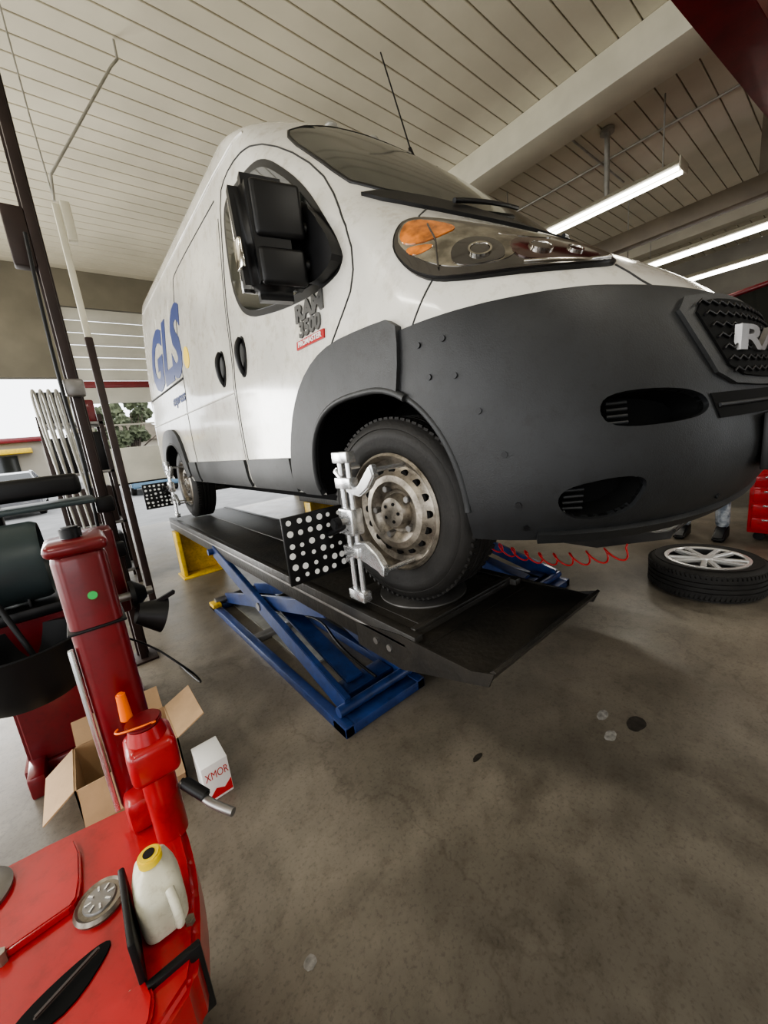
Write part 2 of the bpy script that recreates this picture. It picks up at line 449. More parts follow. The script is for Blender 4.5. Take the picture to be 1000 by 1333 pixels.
win = [(2.04,2.71),(2.30,2.735),(2.43,2.72),(2.455,2.6),(2.44,2.42),(2.38,2.2),(2.24,2.055),(1.90,1.985),(1.60,1.95),(1.40,1.945),(1.28,1.97),(1.29,2.06),(1.38,2.19),(1.54,2.38),(1.72,2.54),(1.88,2.66)]
patch('door_window_seal', chaikin(win, 2), 'side', 0.004, M_black)
cx_, cy_ = 1.95, 2.32
patch('door_window_glass', chaikin([(cx_ + (a - cx_) * .93, cy_ + (b - cy_) * .90) for a, b in win], 2), 'side', 0.008, M_glass)
seam('window_divider', [(1.62, 2.0), (1.66, 2.42)], r=0.010, m=M_black, off=0.008)
seam('door_gap_front', chaikin([(2.52,1.10),(2.53,1.6),(2.535,2.1),(2.52,2.5),(2.49,2.80),(2.38,2.845),(2.2,2.84),(1.98,2.78),(1.75,2.64),(1.5,2.43),(1.33,2.22),(1.22,2.05),(1.22,1.9),(1.32,1.79),(1.40,1.71)], 1, False), n=4)
seam('door_gap_rear', chaikin([(3.78,1.10),(3.79,1.6),(3.80,2.2),(3.79,2.78),(3.66,2.81),(3.2,2.82),(2.6,2.82)], 1, False), n=4)
seam('door_gap_slider', [(2.56,1.10),(2.565,2.1),(2.55,2.7)], r=0.003)
seam('slider_rail', [(3.80,2.0),(5.35,2.0)], r=0.010, off=0.0)
seam('body_crease', [(2.56,1.70),(5.40,1.70)], r=0.006, m=M_white, off=0.0)
seam('roof_gutter', [(2.15,2.93),(2.6,2.955),(5.3,2.955)], r=0.008, m=M_white)
for yy in (4.05, 4.65, 5.2): seam('panel_gap', [(yy, 2.05), (yy, 2.72)], r=0.003, m=M_white)
seam('hood_gap', [(63,1.99),(66,2.06),(66,2.14),(62,2.2)], 'rad', 0.003)
seam('hood_edge_gap', [(32,1.765),(30,1.70),(28,1.665)], 'rad', 0.004)
seam('hood_edge_gap', [(-32,1.765),(-30,1.70),(-28,1.665)], 'rad', 0.004)
seam('hood_crease', [(33,1.88),(32,2.0),(38,2.08)], 'rad', 0.006, M_white)
seam('fender_front_gap', [(61,1.79),(63,1.73),(65,1.665)], 'rad', 0.003)
for i, (a, b) in enumerate([(1.90, 2.50), (2.57, 3.76), (3.82, 4.06), (5.18, 5.38)]):
    patch('sill_cladding_%d' % (i + 1), [(a, 1.09), (b, 1.09), (b, 1.27), (a, 1.27)], 'side', 0.018, M_flare)
for i, yy in enumerate((2.36, 2.74)):
    patch('handle_recess_%d' % (i + 1), chaikin([(yy-.05,1.76),(yy+.05,1.76),(yy+.055,1.99),(yy-.045,1.99)], 2), 'side', 0.006, M_black)
    l, n = hit('side', yy, 1.87)
    tube('handle_grip_%d' % (i + 1), [(l.x-.005, yy, 1.77), (l.x-.035, yy, 1.80), (l.x-.038, yy, 1.94), (l.x-.005, yy, 1.975)], 0.016, M_black, van, spline='NURBS')
ws = [(-.86,2.27),(-.60,2.17),(-.3,2.12),(0,2.105),(.3,2.12),(.60,2.17),(.86,2.27),(.87,2.45),(.85,2.70),(.80,2.80),(.5,2.865),(0,2.885),(-.5,2.865),(-.80,2.80),(-.85,2.70),(-.87,2.45)]
patch('windshield', [(XC + a, b) for a, b in chaikin(ws, 2)], 'front', 0.006, M_wind, step=(0.06, 0.04), ang=60)
wsc = chaikin(ws, 1)
seam('windshield_trim', [(XC + a, b) for a, b in wsc + [wsc[0]]], 'front', 0.009, M_black, n=2)
cw = [(-.90,2.25),(-.84,2.15),(-.6,2.055),(-.3,2.02),(0,2.01),(.3,2.02),(.6,2.055),(.84,2.15),(.90,2.25),(.6,2.18),(.3,2.125),(0,2.11),(-.3,2.125),(-.6,2.18)]
patch('windshield_cowl', [(XC + a, b) for a, b in chaikin(cw, 1)], 'front', 0.012, M_black, step=(0.06, 0.03))
for s, a in ((0, (-.62, 2.15, -.05, 2.30)), (1, (.02, 2.12, .6, 2.32))):
    P = []
    for k in range(9):
        t = k / 8; l, n = hit('front', XC + a[0] + (a[2] - a[0]) * t, a[1] + (a[3] - a[1]) * t)
        P.append(tuple(l + n * 0.025))
    tube('wiper_%d' % (s + 1), P, 0.009, M_black, van)
# headlamps
hl = [(67.5,2.04),(69,1.98),(68.5,1.90),(63,1.79),(56.7,1.752),(45,1.742),(36,1.750),(31,1.768),(32,1.83),(37,1.89),(44,1.932),(52,1.962),(60,2.005)]
for s in (1, -1):
    g = lambda pts, it=2: chaikin([(s * a, b) for a, b in pts], it)
    patch('headlamp_frame', g(hl), 'rad', 0.010, M_black, step=(1.5, .03))
    hc = (50, 1.865)
    patch('headlamp_lens', g([(hc[0] + (a - hc[0]) * .975, hc[1] + (b - hc[1]) * .94) for a, b in hl]), 'rad', 0.016, M_lens, step=(1.5, .03))
    patch('headlamp_reflector_3', g([(67,2.015),(68,1.96),(67,1.91),(62,1.83),(57,1.785),(50,1.78),(48,1.83),(47,1.90),(52,1.935),(60,1.98)]), 'rad', 0.0175, M_chrome, step=(1.5, .03))
    patch('headlamp_indicator', g([(66.8,2.008),(67.6,1.95),(66.5,1.915),(63,1.90),(60,1.915),(57.5,1.94),(61,1.978)]), 'rad', 0.020, M_orange, step=(1.5, .03))
    patch('headlamp_indicator_lower', g([(66.3,1.90),(64.5,1.865),(62,1.87),(61,1.885),(63,1.895)]), 'rad', 0.019, M_orange, step=(1.5, .03))
    patch('headlamp_divider', g([(58.5,1.87),(58,1.79),(52,1.782),(50,1.80),(51,1.87),(55,1.895)]), 'rad', 0.019, M_lens, step=(1.5, .03))
    patch('headlamp_reflector_2', g([(50.5,1.925),(51,1.895),(47,1.885),(43,1.875),(40,1.88),(44,1.91)]), 'rad', 0.018, M_chrome, step=(1.5, .03))
    patch('headlamp_inner', g([(49.5,1.875),(49,1.775),(40,1.762),(34.5,1.775),(36,1.835),(42,1.865)]), 'rad', 0.019, M_lensred, step=(1.5, .03))
    for (th, zz, rr) in ((54.0, 1.832, .034), (44.5, 1.822, .036), (38.8, 1.806, .024)):
        l, n = hit('rad', s * th, zz)
        lathe('headlamp_bezel', [(rr * .8, 0), (rr, 0), (rr * 1.03, .008), (rr * .85, .008)], M_chrome, Matrix.Translation(l + n * .016) @ n.to_track_quat('Z', 'Y').to_matrix().to_4x4(), van, closed=True, seg=32)
        cyl('headlamp_bulb', l + n * 0.015, l + n * 0.022, rr * .80, M_lens, van)
    seam('headlamp_strip', [(s * 48, 1.768), (s * 38, 1.760), (s * 33, 1.776)], 'rad', .005, M_chrome, off=.017)
    seam('headlamp_rib', [(s * 60, 1.80), (s * 61, 1.90), (s * 63, 1.97)], 'rad', .003, M_lens, off=.020)
# grille
gr = [(-.50,1.60),(-.47,1.50),(-.42,1.40),(-.2,1.385),(.2,1.385),(.42,1.40),(.47,1.50),(.50,1.60),(.3,1.625),(0,1.632),(-.3,1.625)]
patch('grille_surround', [(XC + a * 1.11, 1.51 + (b - 1.51) * 1.18) for a, b in chaikin(gr, 1)], 'front', 0.024, M_flare, step=(.05, .03))
patch('grille_mesh_back', [(XC + a, b) for a, b in chaikin(gr, 1)], 'front', 0.030, M_dark, step=(.05, .03))
for r_ in range(7):
    zz = 1.41 + r_ * 0.032; w = .43 + .05 * r_ / 6; P = []; k = -w; i = 0
    while k <= w:
        l, n = hit('front', XC + k, zz + (0.006 if i % 2 else -0.006)); P.append(tuple(l + n * 0.034)); k += 0.025; i += 1
    tube('grille_bar_%d' % (r_ + 1), P, 0.0035, M_black, van, res=1)
patch('lower_intake', [(XC + a, b) for a, b in [(-.52,1.355),(-.50,1.285),(.50,1.285),(.52,1.355)]], 'front', 0.018, M_dark)
seam('lower_intake_bar', [(XC - .5, 1.32), (XC + .5, 1.32)], 'front', .006, M_plast, off=.02)
l, n = hit('front', 1.83, 1.2)
box('licence_plate', 1.67, 1.975, l.y - .034, l.y - .028, 1.12, 1.275, M_plate, van, bev=.002)
box('licence_plate_holder', 1.66, 1.985, l.y - .028, l.y - .002, 1.11, 1.285, M_black, van, bev=.003)

def text_bm(s, size, extr_x=1.0, italic=0.0, bold=0.0):
    cu = D.curves.new('t', 'FONT'); cu.body = s; cu.size = size; cu.align_x = 'CENTER'; cu.align_y = 'CENTER'
    cu.offset = bold; cu.shear = italic; cu.resolution_u = 3
    o = D.objects.new('t', cu); scn.collection.objects.link(o)
    dg = bpy.context.evaluated_depsgraph_get(); dg.update()
    me = D.meshes.new_from_object(o.evaluated_get(dg))
    bm = bmesh.new(); bm.from_mesh(me); D.objects.remove(o, do_unlink=True)
    for v in bm.verts: v.co.x *= extr_x; v.co.z = 0
    bmesh.ops.remove_doubles(bm, verts=bm.verts[:], dist=1e-5)
    return bm
def side_text(name, s, y, z, size, m, sx=1.0, bold=0.0, italic=0.0, off=0.004):
    bm = text_bm(s, size, sx, italic, bold)
    for v in bm.verts: v.co.x = y - v.co.x; v.co.y = z + v.co.y
    return patch(name, None, 'side', off, m, bm2=bm, inner=0.002, step=(0.2, 0.12), smooth=False)
side_text('side_logo_letters', 'GLS', 4.42, 2.29, 0.76, M_text, 1.05, 0.03, 0.15)
patch('side_logo_dot', [(3.60 + .085 * math.cos(a * math.pi / 10), 2.13 + .085 * math.sin(a * math.pi / 10)) for a in range(20)], 'side', 0.004, M_ydot, inner=.002)
side_text('side_logo_subtitle', 'express', 4.05, 1.86, 0.14, M_text, 1.1, 0.002)
side_text('door_badge_line_1', 'RAM', 1.555, 1.905, 0.095, M_badge, 1.25, 0.005, off=.008)
side_text('door_badge_line_2', '3500', 1.555, 1.832, 0.088, M_badge, 1.05, 0.004, off=.008)
patch('door_badge_bar', [(1.435,1.757),(1.675,1.757),(1.675,1.793),(1.435,1.793)], 'side', 0.007, M_redbadge, inner=.002)
side_text('door_badge_line_3', 'PROMASTER', 1.555, 1.775, 0.032, M_plate, 1.15, 0.0006, off=.010)
bmg = text_bm('RAM', 0.095, 1.0, 0, 0.003)
wx = max(v.co.x for v in bmg.verts) - min(v.co.x for v in bmg.verts)
for v in bmg.verts: v.co.x *= .56 / wx
for k in range(1, 30):
    bmesh.ops.bisect_plane(bmg, geom=bmg.verts[:] + bmg.edges[:] + bmg.faces[:], plane_co=(-.28 + k * .56 / 30, 0, 0), plane_no=(1, 0, 0))
lg = bmesh.new(); vm = {}
for v in bmg.verts:
    h_, n_ = hit('front', XC - .10 + v.co.x, 1.51)
    vm[v] = (lg.verts.new((XC - .10 + v.co.x, h_.y - .052, 1.505 + v.co.y)), lg.verts.new((XC - .10 + v.co.x, h_.y - .036, 1.505 + v.co.y)))
for f in bmg.faces:
    lg.faces.new([vm[v][0] for v in f.verts]); lg.faces.new([vm[v][1] for v in f.verts][::-1])
for e_ in bmg.edges:
    if len(e_.link_faces) == 1:
        a, b = e_.verts; lg.faces.new((vm[a][0], vm[b][0], vm[b][1], vm[a][1]))
bmg.free(); finish(lg, 'grille_letters', M_steel, van, smooth=False)
bmp = text_bm('78421 K3', 0.075, 1.0)
me = D.meshes.new('licence_plate_digits')
for v in bmp.verts: v.co = Vector((v.co.x + 1.823, l.y - .0355, v.co.y + 1.195))
bmp.to_mesh(me); bmp.free(); me.materials.append(M_text)
o = D.objects.new('licence_plate_digits', me); scn.collection.objects.link(o); o.parent = van

for th, zz in ((63.5,1.60),(62.0,1.50),(59.5,1.60),(58.0,1.49),(55,1.38),(52,1.25),(50.5,1.10),(49.5,1.03),(20,1.05),(24,1.60)):
    l, n = hit('rad', th, zz)
    cyl('bumper_rivet', l + n * .012, l + n * .019, .009, M_black, van, seg=12)
for k in range(4):
    l, n = hit('rad', 39.3, 1.308 + k * .018); l2, n2 = hit('rad', 36.5, 1.308 + k * .018)
    tube('bumper_louvre', [tuple(l - n * .018), tuple(l2 - n2 * .018)], .0055, M_plast, van, res=1)
    l, n = hit('rad', 44.8, 1.07 + k * .019); l2, n2 = hit('rad', 42.2, 1.07 + k * .019)
    tube('bumper_louvre', [tuple(l - n * .016), tuple(l2 - n2 * .016)], .005, M_plast, van, res=1)
patch('bumper_lower_lip', [(-48,.985),(-48,1.015),(48,1.015),(48,.985)], 'rad', .03, M_plast, step=(3, .03))
for k, w in enumerate((-.50, -.25, 0, .25, .50)):
    l, n = hit('front', XC + w, 2.94)
    bm = bmesh.new(); bmesh.ops.create_uvsphere(bm, u_segments=16, v_segments=8, radius=1)
    for v in bm.verts: v.co = Vector((v.co.x * .04, v.co.y * .045, v.co.z * .022)) + l + Vector((0, .015, .004))
    finish(bm, 'roof_marker_lamp_%d' % (k + 1), M_pipe, van)
l, n = hit('front', 1.98, 2.93)
cyl('antenna_base', l - Vector((0, 0, .01)), l + Vector((0, .015, .06)), .022, M_black, van, r2=.010)
cyl('antenna_rod', l + Vector((0, .01, .05)), (1.98, l.y + .19, 3.58), .0045, M_black, van, seg=8)

# mirror
bm = bmesh.new(); bmesh.ops.create_cube(bm, size=1)
for v in bm.verts:
    v.co = Vector((v.co.x * (.25 if v.co.z > 0 else .23), v.co.y * .14, v.co.z * .43))
bmesh.ops.bevel(bm, geom=bm.edges[:], offset=.05, segments=5, affect='EDGES')
Rz = Matrix.Rotation(R(-12), 3, 'Z')
for v in bm.verts: v.co = Rz @ v.co + Vector((.785, 1.52, 2.115))
finish(bm, 'mirror_housing', M_black, van, ang=60)
box('mirror_shell_upper', .71, .90, 1.430, 1.47, 2.10, 2.29, M_black, van, bev=.019, rot=Rz, seg=4)
box('mirror_shell_lower', .71, .89, 1.435, 1.47, 1.94, 2.07, M_black, van, bev=.017, rot=Rz, seg=4)
box('mirror_glass', .685, .885, 1.588, 1.596, 1.95, 2.28, M_chrome, van, bev=.003, rot=Rz)
for k, zz in enumerate((2.03, 2.16)):
    tube('mirror_arm_%d' % (k + 1), [(.84, 1.50, zz), (.93, 1.46, zz), (.99, 1.40, zz - .01)], .026, M_black, van, spline='NURBS')
patch('mirror_mount', chaikin([(1.27,1.97),(1.50,1.95),(1.55,2.10),(1.50,2.28),(1.40,2.20),(1.29,2.06)], 2), 'side', .05, M_black)
box('mirror_indicator', .652, .668, 1.49, 1.55, 2.0, 2.1, M_chrome, van, bev=.006)

for s in (-1, 1):
    box('tail_lamp', XC + s * .93 - .05, XC + s * .93 + .05, 5.49, 5.56, 1.55, 2.05, M_lensred, van, bev=.02)
box('rear_door_gap', XC - .004, XC + .004, 5.545, 5.553, 1.2, 2.85, M_seam, van)
box('chassis_rail_1', 1.36, 1.46, .9, 5.3, .93, 1.09, M_dark, van, bev=.01)
box('chassis_rail_2', 2.44, 2.54, .9, 5.3, .93, 1.09, M_dark, van, bev=.01)
box('floor_pan', 1.46, 2.44, .6, 5.3, 1.0, 1.09, M_dark, van, bev=.01)
cyl('front_axle', (1.1, FW.y, 1.0), (2.8, FW.y, 1.0), .035, M_steel, van)
cyl('rear_axle', (1.1, RWY, .96), (2.8, RWY, .96), .05, M_steel, van)
box('mudguard_front', 1.0, 1.25, 1.60, 1.612, .92, 1.2, M_black, van, bev=.003)

# wheels
def wheel(name, parent, mw, Rt=.372, w=.225, alloy=False):
    e = empty(name, parent)
    rr = .235 if not alloy else .24
    h = w / 2
    prof = [(rr - .01, -h + .02), (rr + .02, -h + .005), (rr + .07, -h), (Rt - .035, -h + .010), (Rt - .008, -h + .028)]
    k = -h + .045
    for g in range(4):
        gw = (w - .09) / 4
        prof += [(Rt, k + .004), (Rt, k + gw - .008), (Rt - .010, k + gw - .006), (Rt - .010, k + gw)]
        k += gw
    prof += [(Rt - .002, h - .044), (Rt - .008, h - .030), (Rt - .028, h - .012), (Rt - .040, h - .007), (Rt - .043, h - .010), (Rt - .052, h - .004), (rr + .065, h - .001), (rr + .058, h - .003), (rr + .035, h - .004), (rr + .02, h - .008), (rr, h - .018), (rr - .01, h - .03)]
    lathe('tyre', prof, M_rubber, mw, e, seg=96, closed=True)
    bm = bmesh.new()
    for i in range(80):
        a = 2 * math.pi * i / 80
        for g, hh in enumerate((-h + .045, h - .045)):
            mtx = Matrix.Rotation(a, 4, 'Z') @ Matrix.Translation((Rt - .004, 0, hh)) @ Matrix.Rotation(.3 * (1 if g else -1), 4, 'X')
            bmesh.ops.create_cube(bm, size=1, matrix=mtx @ Matrix.Diagonal((.010, .017, .035, 1)))
    bm.transform(mw); finish(bm, 'tread_blocks', M_rubber, e, smooth=False)
    if not alloy:
        pr = [(rr + .004, -h + .02), (rr + .004, h - .012), (rr - .006, h - .004), (rr - .016, h - .014), (rr - .022, h - .045),
              (rr - .045, h - .055), (rr - .060, h - .048), (rr - .085, h - .022), (rr - .110, h - .018), (rr - .130, h - .028), (rr - .148, h - .050), (.075, h - .052), (.070, h - .028), (.060, h - .014), (.03, h - .010), (0.0, h - .010)]
        lathe('rim', pr, M_steelrim, mw, e, seg=72)
        for i in range(16):
            a = 2 * math.pi * i / 16
            c = Vector(((rr - .068) * math.cos(a), (rr - .068) * math.sin(a), 0))
            cyl('rim_hole_shade', mw @ (c + Vector((0, 0, h - .06))), mw @ (c * .985 + Vector((0, 0, h - .0355))), .0150, M_dark, e, seg=14)  # dark plug instead of an open hole, its shade put into the colour
        for i in range(5):
            a = 2 * math.pi * i / 5 + .3
            c = Vector((.098 * math.cos(a), .098 * math.sin(a), 0))
            cyl('lug_bolt', mw @ (c + Vector((0, 0, h - .055))), mw @ (c + Vector((0, 0, h - .014))), .014, M_steel, e, seg=6, bev=.002)
            c2 = Vector((.062 * math.cos(a + .6), .062 * math.sin(a + .6), 0)) * .6
            cyl('hub_dimple', mw @ (c2 + Vector((0, 0, h - .02))), mw @ (c2 + Vector((0, 0, h - .008))), .007, M_dark, e, seg=10)
    else:
        pr = [(rr + .004, -h + .02), (rr + .004, h - .010), (rr - .004, h - .006), (rr - .016, h - .012), (rr - .024, h - .06), (rr - .03, h - .09), (0.0, h - .095)]
        lathe('rim', pr, M_black, mw, e, seg=72)
        lathe('rim_lip', [(rr + .006, h - .014), (rr + .006, h - .006), (rr - .012, h - .004), (rr - .022, h - .012), (rr - .02, h - .02)], M_alloy, mw, e, seg=72, closed=True)
        for i in range(10):
            a = 2 * math.pi * i / 10
            da = .12 * (1 if i % 2 else -1)
            p1 = Vector((.03 * math.cos(a), .03 * math.sin(a), h - .025)); p2 = Vector(((rr - .012) * math.cos(a + da), (rr - .012) * math.sin(a + da), h - .018))
            bar('spoke_%d' % (i + 1), mw @ p1, mw @ p2, .034, .030, M_alloy, e, bev=.006)
        cyl('hub_cap', mw @ Vector((0, 0, h - .06)), mw @ Vector((0, 0, h - .006)), .048, M_alloy, e, bev=.006)
    return e
def mw_side(c, out=-1, steer=0):
    r = Matrix.Rotation(R(-90 if out < 0 else 90), 4, 'Y')
    return Matrix.Translation(c) @ Matrix.Rotation(R(steer), 4, 'Z') @ r
wheel('wheel_1', van, mw_side(Vector((.946 + .1125, FW.y, FW.z)), -1, 5))
wheel('wheel_2', van, mw_side(Vector((.96 + .1125, RWY, FW.z))))
wheel('wheel_3', van, mw_side(Vector((2 * XC - .946 - .1125, FW.y, FW.z)), 1, 5))
wheel('wheel_4', van, mw_side(Vector((2 * XC - .96 - .1125, RWY, FW.z)), 1))

# ------------------------------------------------------------------ wheel alignment clamps
def clamp(y, x, bx, by):
    e = empty('wheel_alignment_clamp')
    z = FW.z - .01
    for k, dy in enumerate((-.028, .028)):
        cyl('guide_rod_%d' % (k + 1), (x, y + dy + .06, z - .34), (x, y + dy + .06, z + .27), .011, M_alu, e)
    for k, zz in enumerate((z - .32, z + .25, z - .13, z + .15)):
        box('slider_%d' % (k + 1), x - .022, x + .022, y + .06 - .052, y + .06 + .052, zz - .022, zz + .022, M_alu, e, bev=.005)
    box('clamp_body', x - .03, x + .03, y + .01, y + .11, z - .06, z + .05, M_alu, e, bev=.012)
    for s in (1, -1):
        zc = z + (.15 if s > 0 else -.13)
        prism('claw_%d' % (1 if s > 0 else 2), [(y + .06, zc - .02), (y - .02, zc - .025 + s * .012), (y - .09, zc + s * .055), (y - .12, zc + s * .075), (y - .13, zc + s * .03), (y - .09, zc - s * .015), (y - .03, zc - s * .05), (y + .05, zc - s * .04)],
              x - .012, x + .02, M_alu, e, bev=.006, axis='X')
        cyl('claw_pin', (x, y - .115, zc + s * .05), (x + .16, y - .115, zc + s * .05), .009, M_alu, e)
        cyl('claw_pin', (x, y + .12, zc + s * .05), (x + .16, y + .12, zc + s * .05), .009, M_alu, e)
        bar('claw_arm', (x, y + .06, zc), (x, y + .12, zc + s * .05), .03, .02, M_alu, e)
    cyl('centre_screw', (x - .06, y + .06, z), (x + .05, y + .06, z), .012, M_steel, e)
    cyl('knob', (x - .085, y + .06, z), (x - .055, y + .06, z), .024, M_black, e, bev=.004)
    cyl('target_arm', (x - .02, y + .06, z - .02), (bx + .06, by + .02, z - .07), .012, M_black, e)
    t = empty('target_board', e)
    zc = z - .092; hw = .140
    box('board_plate', bx - hw, bx + hw, by, by + .014, zc - hw, zc + hw, M_black, t, bev=.004)
    rr = random.Random(3)
    for i in range(6):
        for j in range(6):
            r = rr.choice((.009, .011, .013))
            px, pz = bx - hw + .029 + i * .0445 + rr.uniform(-.005, .005), zc - hw + .029 + j * .0445 + rr.uniform(-.005, .005)
            cyl('reflective_dot', (px, by - .0015, pz), (px, by + .002, pz), r, M_paper, t, seg=16)
    return e
clamp(1.20, .83, .725, 1.37)
clamp(4.66, .84, .735, 4.95)

# ------------------------------------------------------------------ scissor lift
lift = empty('scissor_alignment_lift')
def runway(x0, x1, tag):
    e = empty('runway_' + tag, lift)
    box('deck', x0, x1, .93, 4.95, .575, .650, M_deck, e, bev=.006)
    box('outer_rail', x0 - .012, x0 + .03, .90, 4.97, .53, .655, M_deck, e, bev=.005)
    box('inner_rail', x1 - .03, x1 + .012, .90, 4.97, .53, .655, M_deck, e, bev=.005)
    box('edge_strip', x0 - .016, x0 - .008, .95, 4.95, .60, .612, M_steel, e, bev=.002)
    box('lower_step', x0 + .02, x1 - .02, 1.0, 1.9, .50, .58, M_deck, e, bev=.006)
    box('centre_groove', (x0 + x1) / 2 - .006, (x0 + x1) / 2 + .006, 1.7, 4.9, .648, .653, M_steel, e)
    cx = (x0 + x1) / 2
    box('turn_plate_frame', cx - .25, cx + .25, FW.y - .22, FW.y + .25, .646, .654, M_deck, e, bev=.002)
    cyl('turn_plate', (cx - .02, FW.y, .652), (cx - .02, FW.y, .6605), .19, M_steel, e, seg=48)
    prism('end_flap', [(.955, .625), (.955, .605), (.60, .628), (.575, .668), (.585, .672), (.615, .643)], x0 - .01, x1 + .03, M_deck, e, axis='X')
    for xx in (x0 - .016, x1 + .03):
        prism('flap_gusset', [(1.25, .60), (1.25, .50), (.98, .50), (.60, .615), (.58, .665), (.66, .64), (.98, .64)], xx, xx + .008, M_deck, e, axis='X')
    cyl('flap_hinge', (x0 - .01, .95, .60), (x1 + .01, .95, .60), .018, M_deck, e)
    for k in range(3): box('deck_rib_%d' % (k + 1), x0 + .03, x1 - .03, .70 + k * .08, .715 + k * .08, .62, .632, M_deck, e)
    box('deck_plate_seam', x0 + .02, x1 - .02, .93, .955, .645, .662, M_deck, e, bev=.004)
    cyl('side_bolt', (x0 - .022, 1.12, .565), (x0, 1.12, .565), .014, M_steel, e, seg=8)
    cyl('side_bolt', (x0 - .022, 1.04, .565), (x0, 1.04, .565), .014, M_steel, e, seg=8)
    b0, b1 = x0 - .08, x0 + .43
    b = empty('base_frame_' + tag, lift)
    box('base_rail_1', b0, b0 + .05, 1.36, 3.5, .0, .055, M_blue, b, bev=.004)
    box('base_rail_2', b1 - .05, b1, 1.36, 3.5, .0, .055, M_blue, b, bev=.004)
    box('base_cross_1', b0, b1, 1.36, 1.47, .0, .05, M_blue, b, bev=.004)
    box('base_cross_2', b0, b1, 3.38, 3.5, .0, .05, M_blue, b, bev=.004)
    box('base_cross_3', b0 + .05, b1 - .05, 2.55, 2.62, .0, .045, M_steel, b, bev=.004)
    box('base_plate', b0 + .16, b1 - .16, 2.0, 3.38, .0, .012, M_pipe, b)
    s = empty('scissor_arms_' + tag, lift)
    for k, xx in enumerate((b0 + .075, b1 - .075)):
        bar('arm_outer_%d' % (k + 1), (xx, 3.28, .55), (xx, 1.44, .085), .035, .11, M_blue, s)
        xi = xx + (.05 if k == 0 else -.05)
        bar('arm_inner_%d' % (k + 1), (xi, 3.38, .09), (xi, 1.62, .52), .03, .09, M_blue, s)
    cyl('pivot_pin', (b0 + .05, 2.4, .325), (b1 - .05, 2.4, .325), .028, M_steel, s)
    cyl('lower_axle', (b0 + .02, 1.44, .085), (b1 - .02, 1.44, .085), .026, M_blue, s)
    cyl('upper_axle', (b0 + .02, 3.28, .55), (b1 - .02, 3.28, .55), .026, M_blue, s)
    cyl('rear_roller', (b0 + .02, 3.38, .09), (b1 - .02, 3.38, .09), .03, M_steel, s)
    cyl('hydraulic_ram', (cx - .06, 2.95, .10), (cx - .06, 2.1, .33), .04, M_blue, s)
    cyl('ram_rod', (cx - .06, 2.1, .33), (cx - .06, 1.75, .44), .02, M_alu, s)
    box('arm_cross_plate', b0 + .10, b1 - .10, 1.50, 1.62, .06, .10, M_blue, s, bev=.004)
    bar('arm_stiffener', (cx - .2, 2.35, .30), (cx - .2, 1.55, .12), .10, .02, M_blue, s)
    tube('hydraulic_hose', [(cx - .1, 1.5, .1), (cx - .12, 1.8, .14), (cx - .02, 2.2, .2), (cx - .15, 2.7, .08), (cx - .1, 3.3, .07)], .008, M_black, s, spline='NURBS')
    y_ = empty('rear_stand_' + tag, lift)
    box('stand_panel', x0 - .04, x0 + .40, 4.78, 4.80, .0, .53, M_yellow, y_, bev=.004)
    box('stand_leg_1', x0 - .04, x0, 4.62, 4.80, .0, .53, M_yellow, y_, bev=.004)
    box('stand_leg_2', x0 + .36, x0 + .40, 4.62, 4.80, .0, .53, M_yellow, y_, bev=.004)
    box('stand_foot', x0 - .06, x0 + .42, 4.55, 4.86, .0, .02, M_yellow, y_, bev=.004)
runway(.80, 1.44, 'near')
runway(2.46, 3.10, 'far')
box('yellow_pad', .70, .77, 3.30, 3.42, .055, .09, M_yellow, lift, bev=.006)

P = []
for i in range(200):
    t = i / 199; y = 1.75 - .95 * t; a = t * 2 * math.pi * 9
    P.append((2.38 + .035 * math.cos(a), y + .03 * math.sin(a), .42 + .10 * t - .08 * math.sin(math.pi * t) + .035 * math.sin(a)))
P = [(2.42, 1.80, .56), (2.40, 1.78, .48)] + P + [(2.40, .80, .54), (2.42, .80, .56)]
tube('coiled_air_hose', P, .006, M_redhose, res=2)

wheel('spare_wheel', None, Matrix.Translation((3.42, .62, .112)), Rt=.345, w=.224, alloy=True)

# ------------------------------------------------------------------ tyre changer (foreground)
tc = empty('tyre_changer')
box('cabinet', -.50, -.03, .60, 1.0, .04, .50, M_red, tc, bev=.02)
for k, (xx, yy) in enumerate(((-.45, .65), (-.08, .65), (-.45, .95), (-.08, .95))):
    box('foot_%d' % (k + 1), xx - .04, xx + .04, yy - .04, yy + .04, 0, .045, M_dred, tc, bev=.006)
top = chaikin([(-.55,.50),(-.20,.50),(-.02,.545),(.005,.60),(.03,.72),(.035,.86),(.02,.93),(-.03,.985),(-.25,1.02),(-.55,1.03)], 1)
prism('top_table', top, .48, .585, M_red, tc, bev=.012)
prism('top_panel', chaikin([(-.52,.80),(-.16,.80),(-.14,.82),(-.14,.95),(-.17,.98),(-.52,1.0)], 1), .583, .60, M_red, tc, bev=.004)
prism('front_panel', chaikin([(-.50,.52),(-.10,.52),(-.06,.56),(-.07,.62),(-.50,.63)], 1), .583, .595, M_red, tc, bev=.004)
prism('lever_slot', chaikin([(-.22,.66),(-.16,.645),(-.10,.70),(-.12,.715),(-.20,.70),(-.24,.675)], 2), .584, .588, M_dark, tc)
bar('lever', (-.20, .67, .592), (-.12, .697, .598), .008, .005, M_rust, tc, bev=.002)
lathe('gauge_ring', [(.0, 0), (.038, 0), (.040, .006), (.036, .012), (.032, .009), (.0, .009)], M_steelrim, Matrix.Translation((-.115, .785, .585)), tc)
lathe('gauge_face', [(.0, 0), (.026, 0), (.024, .004), (.0, .005)], M_steel, Matrix.Translation((-.115, .785, .5935)), tc)
